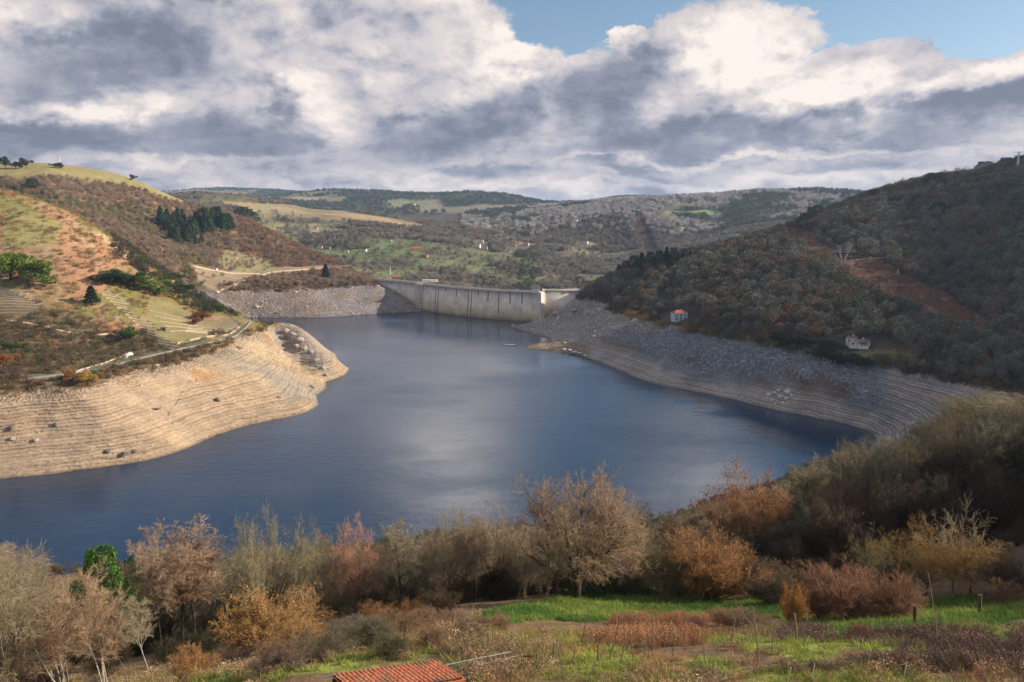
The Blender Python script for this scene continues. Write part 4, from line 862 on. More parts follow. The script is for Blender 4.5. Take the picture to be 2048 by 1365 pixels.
c2 = MB(); c2.box((rt[0]-D0.x-4.5, rt[1]-D0.y-1, 51.9), (10.6,9,.9), -.05); c2.build('roof', M_GREYR, cab)
for q in (-3,0,3): c3 = MB(); c3.box((rt[0]-D0.x-4.5+q, rt[1]-D0.y-5.15, 48.5), (1.5,.3,2.0), -.05); c3.build('window', M_DARK, cab)
c3 = MB(); c3.box((rt[0]-D0.x-4.5, rt[1]-D0.y-5.2, 43.5), (8.6,.3,3.2), -.05); c3.build('louvre_panel', M_STEEL, cab)
# low walkway building by the left abutment with a row of lamp posts
wb = F(860,562,1300); o = empty('valve_house', (wb[0], wb[1], ZC)); tag(o, 'low pale flat building on the dam crest beside the left tower', 'building')
MB().box((0,0,1.2),(24,5,3.4),-.1).build('wall', M_PALE, o); MB().box((0,0,3.2),(25,5.8,.5),-.1).build('roof', M_WHITE, o)
for k in range(5): MB().box((-9+4.5*k,-2.65,1.5),(1.3,.2,1.4),-.1).build('window', M_DARK, o)

# ------------------------------------------------------------------ houses
def house(px, py, w, d, h, wall, roofm, label, rz=0, roof='gable', wins=2, cat='house', name='house', group=None, ymin=300, rh=None, chim=False, lift=0, wing=None):
    x, y, z = ground(px, py, ymin); o = empty(name, (x, y, z+lift), rz); rh = rh or w*.18
    MB().box((0,0,h/2-1.2),(w,d,h+2.4)).build('wall', wall, o)
    if roof == 'gable':
        e = .5; a, b = w/2+e, d/2+e; m = MB(); m.v = [(-a,-b,h-.1),(a,-b,h-.1),(a,b,h-.1),(-a,b,h-.1),(-a,0,h+rh),(a,0,h+rh)]; m.f = [(0,1,5,4),(2,3,4,5),(3,0,4),(1,2,5),(3,2,1,0)]
    else:
        a, b = w/2+.5, d/2+.5; m = MB(); m.v = [(-a,-b,h),(a,-b,h),(a,b,h),(-a,b,h),(-a*.5,0,h+rh),(a*.5,0,h+rh)]; m.f = [(0,1,5,4),(2,3,4,5),(3,0,4),(1,2,5),(3,2,1,0)]
    r = m.build('roof', roofm, o)
    if chim: MB().box((w*.2,.6,h+rh*.9),(.9,.9,2.0)).build('chimney', wall, r)
    for fl in range(2 if h > 5 else 1):
        for k in range(wins):
            xx = (k+.5)/wins*w-w/2; f = MB().box((xx,-d/2-.05,1.5+fl*2.9),(w/wins*.4,.2,1.5)).build('window', M_DARK, o)
    MB().box((w*.36 if wins < 3 else 0,-d/2-.08,1.0),(1.1,.2,2.0)).build('door', M_BROWN, o)
    if wing:
        ww, wd, wx = wing; g = MB().box((wx, -d/2-wd/2-.01, h*.36-1),(ww, wd, h*.72+2)).build('side_wing', wall, o)
        a = ww/2+.4; m = MB(); y0 = -d/2-wd-.4; m.v = [(wx-a,y0,h*.72),(wx+a,y0,h*.72),(wx+a,-d/2,h*.72),(wx-a,-d/2,h*.72),(wx,y0,h*.72+1.6),(wx,-d/2,h*.72+1.6)]; m.f = [(0,1,4),(1,2,5,4),(3,0,4,5)]
        m.build('roof', roofm, g)
        for q in (-1,0,1): MB().box((wx+q*ww*.3, -d/2-wd-.1, 1.4),(ww*.14,.2,1.3)).build('window', M_DARK, g)
    return tag(o, label, cat, group)
M_CREAM = flecked('cream render', (.66,.60,.46), .1, .4); M_BLUEW = flecked('pale blue render', (.52,.58,.64), .08, .4); M_ORANGE = flecked('terracotta render', (.5,.22,.12), .2, .5)
house(1358,640,15,9,7.2,M_BLUEW,M_RED,'pale blue two storey house with red hip roof at the right shore',.25,'hip',3,chim=True,rh=2.8,lift=.5)
MBp = MB().box((0,0,0),(.1,.1,.1))
hw = house(1718,694,15,6,3.2,M_WHITE,M_GREYR,'long white house with small gabled wing above the right hand bank',-.12,'gable',4,chim=True,rh=2.0,lift=1.3,wing=(7,5,1.5))
x,y,z = F(1700,690,hw.location.y+4)
hw2 = house(1702,690,7,5.5,4.4,M_WHITE,M_GREYR,'taller white house block standing at the left end of the long white house',-.12,'gable',3,rh=1.6,lift=1.4,chim=True)
vill = [(962,487,13,8,7,M_WHITE,M_RED,'white house with red roof highest of the village cluster above the dam'),(969,500,16,9,6,M_CREAM,M_RED,'cream house with red roof lowest of the village cluster above the dam'),
 (957,496,10,8,8,M_WHITE,M_RED,'tall narrow white house at the left of the village cluster'),(1027,494,15,9,5,M_CREAM,M_RED,'low cream house with red roof left of the paired houses'),
 (1041,491,14,9,6,M_WHITE,M_RED,'white house with red roof, left of the paired houses'),(1053,492,14,9,6,M_CREAM,M_RED,'cream house with red roof, right end of the paired houses'),
 (1130,509,22,10,5,M_WHITE,M_RED,'long white house with bright red roof alone on the dark wooded slope'),(1169,487,20,9,5,M_WHITE,M_GREYR,'white house with grey roof on the slope left of the fire break'),
 (849,515,16,9,4,M_ORANGE,M_RED,'low pink walled house beneath the village green fields'),(832,501,22,9,4,M_ORANGE,M_RED,'long terracotta roofed barn at the left of the village fields'),
 (1325,432,22,12,5,M_WHITE,M_RED,'small white house with red roof high on the far ridge'),(1433,430,20,10,5,M_WHITE,M_GREYR,'white house in the small green field of the far ridge'),
 (1355,462,26,9,4,M_WHITE,M_GREYR,'long white farm building beside the round green tree'),(1342,413,20,10,5,M_WHITE,M_GREYR,'tiny white house near the top of the far ridge'),
 (640,497,12,8,4,M_WHITE,M_GREYR,'small white house by the fields behind the left hill'),(693,505,10,7,4,M_WHITE,M_GREYR,'tiny white hut in the middle of the left valley fields'),
 (730,503,8,7,4,M_WHITE,M_GREYR,'tiny white hut at the right of the left valley fields'),(655,499,14,8,4,M_STONE,M_GREYR,'grey stone house beside the small white house behind the left hill'),
 (632,459,10,7,4,M_WHITE,M_GREYR,'tiny white house at the top edge of the left valley wood'),(780,484,10,7,4,M_WHITE,M_GREYR,'white hut in the wood above the barn'),
 (905,519,12,8,4,M_STONE,M_GREYR,'stone house in the trees right of the pink walled house'),(890,525,10,8,4,M_WHITE,M_GREYR,'little white house in the trees just above the dam valley'),
 (1018,505,9,7,4,M_WHITE,M_GREYR,'white hut in the green field beneath the paired houses'),(750,413,40,12,4,M_WHITE,M_GREYR,'long pale farm building on the distant hill left of centre'),
 (820,411,60,14,5,M_CREAM,M_RED,'pale cluster of farm sheds on the distant hill right of the long farm'),(905,401,50,14,5,M_CREAM,M_GREYR,'pale farm high on the distant hill in the centre'),
 (1050,404,40,14,5,M_WHITE,M_GREYR,'pale farm at the right end of the distant hill'),(526,407,26,10,5,M_STONE,M_GREYR,'small stone house on the crest of the tan ridge'),(1150,443,18,9,5,M_WHITE,M_RED,'small white house on the shaded middle slope beyond the dam')]
for i_, (px,py,w,d,h,wl,rf,lb) in enumerate(vill): house(px,py,w,d,h*1.15,wl,rf,lb,random.uniform(-.4,.4),random.choice(['gable','hip']),3,ymin=1450,rh=3.0)
house(793,562,15,9,4.5,M_ORANGE,M_RED,'terracotta keeper house with red roof at the left end of the dam',.3,'gable',2,ymin=1340,rh=3.2,lift=3)
mx_, my_, mz_ = ground(781,566,1340); mm = MB().tube([(mx_,my_,ZC-6),(mx_,my_,ZC+8)], 1.1, 6, .5); mm.box((mx_,my_,ZC+8.6),(1.6,1.6,1.2)); tag(mm.build('monument', M_WHITE), 'slim white stone marker standing left of the terracotta keeper house', 'monument')
# small buildings on the left hill
house(327,662,4.5,3.5,2.4,M_STONE,M_BROWN,'small brown stone hut among the vineyard terraces',.3,'gable',1,'hut','stone_hut',rh=.9)
house(428,672,3.6,3.0,2.4,M_STONE,M_BROWN,'tiny stone hut with dark doorway beside the lane',-.1,'gable',1,'hut','stone_hut',rh=.7)
house(446,624,9,6,4.0,flecked('blue grey metal', (.12,.15,.19), .1, .5),M_STEEL,'dark blue grey shed with pale roof below the gully',.2,'gable',2,'shed','metal_shed',rh=1,ymin=840)
house(240,668,3,2.5,2.0,M_STONE,M_BROWN,'small stone shed left of the lower terraces',.1,'gable',1,'hut','stone_hut',rh=.6)
house(430,541,7,5,3.4,M_WHITE,M_GREYR,'tiny white hut above the sandy road on the far left hill',0,'gable',2,'hut','white_hut',ymin=990)

# ------------------------------------------------------------------ vineyard terraces: low dry stone walls
def terrace(p0, p1, label, group, hgt_=1.0):
    a = ground(*p0, 400); b = ground(*p1, 400); Q = smoothline([a[:2], b[:2]], 2.5); Q = Q + np.stack([fbm(Q[:,0],Q[:,1],9,2,5)-.5, fbm(Q[:,0],Q[:,1],9,2,6)-.5],1)*1.2
    if len(Q) < 4: return
    z = height(Q[:,0], Q[:,1]); n = len(Q); d = np.gradient(Q, axis=0); d /= np.linalg.norm(d,axis=1)[:,None]+1e-9; nr = np.stack([d[:,1],-d[:,0]],1)*.35
    hh = hgt_*(.75+.5*vnoise(Q[:,0]*.4, Q[:,1]*.4, 3))
    v = np.stack([np.concatenate([Q+nr*s,(z+dz)[:,None]],1) for s, dz in ((1,-.8*np.ones(n)),(1,hh),(-1,hh),(-1,-.8*np.ones(n)))],1).reshape(-1,3)
    f = [(q*4+k, q*4+(k+1)%4, (q+1)*4+(k+1)%4, (q+1)*4+k) for q in range(n-1) for k in range(4)]+[(0,1,2,3),((n-1)*4+3,(n-1)*4+2,(n-1)*4+1,(n-1)*4)]
    tag(npobj('terrace_wall', v, f, M_TWALL), label, 'terrace wall', group)
M_TWALL = flecked('dry stone wall', (.42,.34,.25), .35, .8)
for k in range(11):
    t = k/10; terrace((-30, 571+58*t), (18+72*min(1,t*1.3+.05)-26*max(0,t-.75)*4, 577+46*t+4), 'low dry stone wall in the steep vineyard at the left edge of the picture', 'walls of the left edge vineyard', .9)
for k in range(17):
    t = k/16; x0 = 205+120*t; y0 = 590+106*t; terrace((x0, y0), (x0+34+10*sin(k), y0+8), 'short dry stone wall in the ladder of terraces left of the green vineyard', 'walls of the terrace ladder', 1.0)
for k in range(9):
    t = k/8; terrace((392-22*t, 634+30*t), (462+18*sin(t*2.4), 636+24*t), 'dry stone wall of the small terraces near the lane bend', 'walls by the lane bend', .8)
for k in range(5): t = k/4; terrace((300+40*t, 622+42*t), (380+38*t, 640+24*t), 'faint stone wall crossing the green vineyard', 'walls in the green vineyard', .5)
terrace((150,747),(250,712),'roadside dry stone wall left of the pale rock','roadside walls',1.1); terrace((355,689),(480,655),'roadside dry stone wall under the green vineyard','roadside walls',1.6)

# ------------------------------------------------------------------ pylons
def pylon(px, py, top, label, arms=((.72,.42),), ymin=300, v_top=False, w=.16, thick=.28, name='pylon'):
    x, y, z = ground(px, py, ymin); hh = F(px, top, y)[2]-z; o = empty(name, (x, y, z-.3)); b = hh*w; m = MB()
    def legp(sx, sy, t): k = 1-.75*t; return (sx*b*k, sy*b*k*.6, hh*t)
    if v_top:
        n = 0
        for sx in (-1,1):
            m.tube([(sx*b*.25,0,0),(sx*b*.3,0,hh*.30),(sx*b*1.5,0,hh)], thick, 4); m.tube([(sx*b*.9,.0,0),(sx*b*.3,.6,hh*.35),(sx*b*.9,.4,hh)], thick*.8, 4)
            for k in range(5): t = .3+.14*k; m.tube([(sx*b*(.3+1.2*(t-.3)/.7),0,hh*t),(sx*b*(.3+.6*(t-.16)/.7),.4,hh*(t+.13))], thick*.6, 3)
        m.tube([(-b*2.6,0,hh*.70),(b*2.6,0,hh*.70)], thick, 4); m.tube([(-b*2.6,0,hh*.70),(-b*1.3,0,hh*.8),(b*1.3,0,hh*.8),(b*2.6,0,hh*.70)], thick*.8, 4)
        m.build('lattice_frame', M_STEEL, o); 
        for s in (-2.3,0,2.3): MB().tube([(s*b,0,hh*.70),(s*b,0,hh*.62)], thick*.7, 4).build('insulator', M_DARK, o)
    else:
        for sx in (-1,1):
            for sy in (-1,1): m.tube([legp(sx,sy,0), legp(sx,sy,1)], thick, 3)
        for k in range(6):
            t0, t1 = k/6, (k+1)/6
            for sy in (-1,1): m.tube([legp(-1,sy,t0), legp(1,sy,t1)], thick*.6, 3); m.tube([legp(1,sy,t0), legp(-1,sy,t1)], thick*.6, 3)
        m.build('lattice_mast', M_STEEL, o)
        for t, a in arms: MB().tube([(-hh*a/2,0,hh*t),(hh*a/2,0,hh*t)], thick, 4).build('crossarm', M_STEEL, o)
    return tag(o, label, 'pylon')
pylon(1686,535,490,'white lattice pylon with Y shaped head in the cleared strip',v_top=True,w=.22,thick=.26)
pylon(2034,347,303,'thin grey pylon on the wooded ridge at the right edge',arms=((.97,.62),(.82,.5)),w=.06,thick=.3)
pylon(119,334,308,'small lattice mast on the grassy hilltop at the left',arms=((.9,.3),(.7,.3)),ymin=1200,w=.08,thick=.3)
pylon(1636,397,374,'hair thin mast on the far ridge left of the wooded hill',arms=((.95,.1),),ymin=2000,w=.03,thick=.55)
pylon(1796,548,538,'toppled looking small grey steel post beside the red clearing',arms=((.9,.6),),w=.15,thick=.2)

# ------------------------------------------------------------------ floating platform
x,y,z = onz(1020,691,0); fo = empty('swim_platform', (x,y,0), .1); tag(fo, 'low red and white floating platform off the rocky spit', 'platform')
MB().box((0,0,.25),(13,2.6,.7)).build('deck', flecked('white plank', (.6,.55,.52), .1, 1), fo)
for k in range(6): MB().tube([(-6+2.4*k,-1.5,.3),(-4.4+2.4*k,-1.5,.3)], .45, 6).build('float_drum', flecked('red drum', (.42,.07,.05), .1, 1), fo)
MB().box((-7.8,0,.2),(2.2,2.0,.4)).build('end_section', M_DARK, fo)

# ------------------------------------------------------------------ boulders
def boulder(px, py, size, label, mat=None, group=None, sq=(1,.9,.75), ymin=300):
    import bmesh
    x, y, z = ground(px, py, ymin); bm = bmesh.new(); bmesh.ops.create_icosphere(bm, subdivisions=3, radius=1); rg = random.Random(px*7+py)
    pl = [Vector((rg.gauss(0,1), rg.gauss(0,1), rg.gauss(0,1))).normalized() for _ in range(9)]; ds = [rg.uniform(.62,.9) for _ in pl]
    for v in bm.verts:
        for n_, d_ in zip(pl, ds):
            e = v.co.dot(n_)
            if e > d_: v.co -= n_*(e-d_)
        v.co = Vector((v.co.x*sq[0], v.co.y*sq[1], v.co.z*sq[2]))*size
    me = bpy.data.meshes.new('boulder'); bm.to_mesh(me); bm.free(); me.materials.append(mat or M_BOUL); o = link(bpy.data.objects.new('boulder', me)); o.location = (x, y, z+size*.25); o.rotation_euler[2] = rg.uniform(0,6)
    return tag(o, label, 'boulder', group)
M_BOUL = flecked('pale boulder', (.62,.57,.50), .25, .6, .9, .15); M_BOULD = flecked('dark boulder', (.14,.12,.11), .35, .5, .9, .15); M_BOULM = flecked('grey boulder', (.37,.325,.27), .3, .5, .9, .15)
for k,(px,py,s) in enumerate([(1575,785,2.6),(1562,794,2.3),(1549,786,1.6),(1538,790,1.9),(1572,797,1.5),(1544,800,1.5),(1557,780,1.4),(1533,797,1.2),(1583,790,1.3),(1566,806,1.3),(1590,806,1.1),(1550,808,1.2)]):
    boulder(px, py+2, s*1.25, 'pale rounded boulder in the heap of pale boulders on the right bank', M_BOUL, 'boulder heap on the right bank')
boulder(111,853,1.7,'dark upright boulder alone on the pale left bank',M_BOULD,sq=(.9,.8,1.2)); boulder(434,802,2.2,'dark pointed boulder on the terraced part of the left bank',M_BOULD,sq=(1.2,.9,.9))
boulder(311,820,1.8,'long flat dark slab lying on the left bank',M_BOULD,sq=(2.2,.6,.4)); boulder(22,858,2.2,'dark grey boulder at the left edge of the bank',M_BOULD,sq=(1.6,.9,.6)); boulder(72,882,1.8,'grey boulder left of a boulder group near the water',M_BOULM,sq=(1.4,.9,.6))
boulder(25,880,2.0,'grey boulder low on the bank at the left edge',M_BOULM); boulder(250,910,2.2,'dark outcrop by the waterline, wider one',M_BOULD,sq=(2.2,1.2,.6)); boulder(268,905,1.8,'dark outcrop by the waterline, right hand one',M_BOULD,sq=(1,1,.8)); boulder(215,905,1.8,'dark outcrop by the waterline, left hand one',M_BOULD,sq=(1.8,1,.5))
boulder(256,714,3.6,'pale rock face beside the lane',M_BOUL,sq=(1.4,.8,.8)); boulder(478,697,2.6,'grey rock ledge at the top of the left bank',M_BOULM,sq=(1.8,.8,.5)); boulder(625,775,2.2,'dark rock at the tip of the left headland',M_BOULM,sq=(1.5,1,.7)); boulder(560,795,2.0,'brown rock on the terraced slope of the headland',M_BOULM,sq=(1.4,1,.5))
for k,(px,py,s) in enumerate([(585,672,4),(600,683,4),(572,664,3.4),(608,698,3.5),(620,706,3),(592,694,3),(565,676,2.6),(633,722,2.6),(645,738,2.4),(652,752,2.2)]):
    boulder(px, py, s, 'blocky grey crag of the rocky headland tip', M_BOULM, 'headland crags', sq=(1.2,1,.9), ymin=600)
for k,(px,py,s) in enumerate([(1100,617,6),(1125,612,5),(1112,630,4.5),(1150,622,5),(1180,628,4),(1140,702,2.6),(1150,706,2.6),(1160,708,2.2),(1128,700,2.0),(1170,712,2.0)]):
    boulder(px, py, s, 'pale rock of the shelving shore below the dam wing', M_BOUL if k > 4 else M_BOULM, 'rocks on the right shore spits', sq=(1.5,1,.55), ymin=600)

# ------------------------------------------------------------------ hillside trees that stand out
OL = (.20,.17,.10); PK = (.33,.215,.165); GR = (.22,.20,.16); YG = (.23,.21,.10); OR = (.42,.21,.07)
def far_tree(px, py, topy, key, tint, label, wpx=None, name='tree', ymin=300, group=None, cat='tree', bark='dark'):
    x, y, z = ground(px, py, ymin); zt = F(px, topy, y)[2]; dep = y*CP+(H-z)*SP
    return plant(name, key, x, y, max(zt-z, 2)+.3, tint, bark, label, wm=wpx/FPX*dep if wpx else None, group=group, cat=cat, sink=.3)
CON = (.085,.14,.07)
grove = [(325+ (k*37)%140, 0) for k in range(0)]
rgp = random.Random(5)
for k in range(46):
    t = k/46; px = 322+ (k*0.618 % 1)*142; lo = np.interp(px, [320,345,370,410,440,466], [452,486,492,470,468,464]); hi = np.interp(px, [320,345,370,410,440,466], [436,442,444,446,446,452])
    py = hi + (lo-hi)*rgp.random(); far_tree(px, py, py-rgp.uniform(26,38), 'fir%d'%(k%2), (CON[0]*rgp.uniform(.8,1.2), CON[1]*rgp.uniform(.8,1.2), CON[2]), 'tall dark green conifer in the plantation block on the far left hill', rgp.uniform(17,24), 'conifer', 990, 'conifer plantation on the far left hill', 'conifer')
for k, (px, py, h_) in enumerate([(352,478,20),(365,486,22),(378,490,22),(392,492,20),(404,488,22),(340,480,18),(372,478,24),(388,480,22)]):
    far_tree(px, py, py-h_, 'fir0', CON, 'tall dark green conifer in the plantation block on the far left hill', 13, 'conifer', 990, 'conifer plantation on the far left hill', 'conifer')
for k, (px, py, h_) in enumerate([(480,428,15),(490,430,16),(500,432,14),(508,436,12),(484,436,13),(515,444,10),(474,432,12)]):
    far_tree(px, py, py-h_, 'pine0', (.05,.08,.045), 'dark green tree in the small clump right of the plantation', 15, 'pine_tree', 1400, 'clump right of the plantation', 'tree')
far_tree(652,560,528,'fir1',(.04,.06,.04),'lone dark conifer under the sandy road on the left',18,'conifer',1000,cat='conifer')
far_tree(184,612,572,'fir0',(.035,.06,.03),'lone dark conifer in the brown slope left of the terraces',34,'conifer',400,cat='conifer')
for k,(px,py,tp,w,l) in enumerate([(22,560,508,66,'large bright green bush at the left edge above the terraces, left half'),(58,575,520,60,'large bright green bush above the left terraces, right half'),
    (4,545,505,50,'bright green bush cut by the left edge of the picture'),(72,560,528,30,'small bright green bush at the right end of the big bush'),
    (222,572,540,48,'dark green round tree left of the bright green hedge'),(243,572,548,40,'dark green tree touching the bright hedge'),(268,574,545,46,'green tree in the middle of the hedge row'),(298,580,556,48,'bright yellow green hedge bush'),(318,590,572,30,'yellow green bush at the right end of the hedge row'),
    (262,682,656,34,'green bush beside the terrace ladder'),(182,755,741,18,'small green bush by the lane'),(28,700,684,30,'green bush in the brown slope at the far left'),(350,562,546,30,'dark green bush on the gully rim'),(372,585,568,30,'dark green bush lower on the gully rim')]):
    far_tree(px,py,tp,'leafy%d'%(k%2),[(.17,.24,.035),(.16,.23,.03),(.15,.22,.03),(.2,.26,.04),(.05,.085,.03),(.05,.08,.03),(.08,.13,.035),(.2,.27,.05),(.18,.24,.05),(.06,.14,.03),(.1,.19,.03),(.06,.12,.03),(.05,.09,.03),(.05,.08,.03)][k],l,w,'bush',400,cat='bush')
far_tree(174,772,743,'leafy0',(.45,.30,.08),'round yellow ochre bush under the lane',28,'bush',400,cat='bush'); far_tree(138,762,738,'leafy1',(.35,.15,.05),'small rust orange bush by the lane',18,'bush',400,cat='bush')
far_tree(8,735,705,'leafy1',(.34,.15,.04),'rust orange bush at the left edge under the brown slope',34,'bush',400,cat='bush'); far_tree(404,640,624,'leafy0',(.30,.12,.05),'red brown bush on the terraces near the lane bend',26,'bush',400,cat='bush')
far_tree(392,648,634,'leafy1',(.28,.13,.08),'small red brown bush beside the lane bend terraces',20,'bush',400,cat='bush'); far_tree(66,378,357,'pine0',(.05,.08,.04),'dark green tree on the brown slope at the top left',26,'tree',1000)
for k,(px,tp,w,l) in enumerate([(12,313,15,'round dark tree at the left end of the hilltop line'),(53,316,16,'round dark tree in the middle of the hilltop line'),(32,323,14,'low bush between the two hilltop trees'),(112,325,14,'dark bush under the hilltop mast'),(120,327,10,'small reddish bush under the hilltop mast'),(267,349,9,'tiny tree on the left skyline slope')]):
    x,y,z = ground(px, np.interp(px,[0,120,200,280],[336,334,341,363])+3, 1200); far_tree(px, np.interp(px,[0,120,200,280],[336,334,341,363])+3, tp, 'leafy%d'%(k%2), (.06,.075,.03) if k != 4 else (.2,.1,.07), l, w, 'tree', 1200)
# pines and trees on the right hand ridges
for k,(px,py,tp,w) in enumerate([(1238,553,538,22),(1252,548,530,22),(1268,540,520,24),(1283,536,514,22),(1300,534,512,24),(1318,532,510,22),(1333,530,503,20),(1348,528,504,22),(1368,524,506,14),(1380,522,510,14),(1276,545,528,22),(1310,540,522,22),(1340,538,518,22)]):
    far_tree(px,py+3,tp-9,'pine%d'%(k%2) if k % 3 else 'fir0',(.035,.055,.03),'dark evergreen in the row on the crest left of the right hill',w,'pine_tree',1000,'evergreens on the crest right of the dam')
for k,(px,py,tp,w,l) in enumerate([(1606,455,430,20,'dark pine at the saddle beside the clearing'),(1622,448,418,22,'dark pine on the ridge right of the saddle pine'),(1634,440,415,22,'dark pine, third from the saddle on the ridge'),(1648,420,405,16,'small round pine standing free on the ridge'),
    (1748,396,384,26,'dark spreading pine half way up the right ridge'),(1870,372,350,44,'wide green pine on the right skyline'),(1968,350,328,36,'dark pine near the right skyline pylon'),(2010,340,320,30,'dark pine left of the skyline pylon'),(2040,335,316,26,'dark pine at the right edge beside the skyline pylon'),
    (1690,402,388,20,'small pine on the low ridge crest'),(1835,415,395,26,'dark pine below the right skyline'),(1875,430,408,30,'dark pine deeper in the right wood')]):
    far_tree(px,py,tp-5,'pine%d'%(k%2),(.04,.06,.03),l,w*1.1,'pine_tree',900)
for k in range(26):
    px = 1765+k*9.0; py = np.interp(px,[1760,1850,1950,2048],[394,370,354,332])+2; far_tree(px,py,py-rgp.uniform(16,27),['tall0','oak0','oak1','multi1'][k%4],(.24,.20,.13),'pale bare tree on the sunlit crest of the right hill',rgp.uniform(16,26),'bare_tree',900,'bare trees along the right crest')
for k,(px,py,tp,w,c,l) in enumerate([(1262,640,618,30,(.27,.16,.05),'ochre tree at the top of the right bank left of the blue house'),(1285,645,626,34,(.24,.13,.05),'rust tree beside the ochre tree left of the blue house'),(1320,655,640,40,(.2,.13,.05),'low ochre bush beneath the blue house'),(1370,668,648,50,(.26,.13,.05),'rust brown bush right below the blue house'),
    (1410,672,652,34,(.24,.14,.05),'rust brown bush further right below the blue house'),(1415,640,612,34,(.24,.10,.045),'reddish tree in the dark wood right of the blue house'),(1630,680,650,24,(.22,.11,.05),'reddish tree left of the white house'),(1592,685,660,22,(.2,.11,.05),'brownish tree among dark trees left of the white house')]):
    far_tree(px,py,tp,'autumn%d'%(k%2),c,l,w,'autumn_tree',400); 
for k,(px,py,tp,w) in enumerate([(1560,692,664,30),(1580,696,668,30),(1605,698,668,32),(1645,704,676,34),(1665,708,684,30),(1640,722,694,34),(1700,730,708,34),(1665,728,700,34),(1730,738,716,34)]):
    far_tree(px,py,tp,'leafy%d'%(k%2),(.035,.05,.022),'dark evergreen shrub at the foot of the wood near the white house',w,'evergreen_shrub',400,'evergreen shrubs near the white house','shrub')

def desat(c, g, k=.38):
    m = sum(c)/3; return tuple((v*(1-k)+m*k)*g*w_ for v, w_ in zip(c, (1.05,.95,.74)))
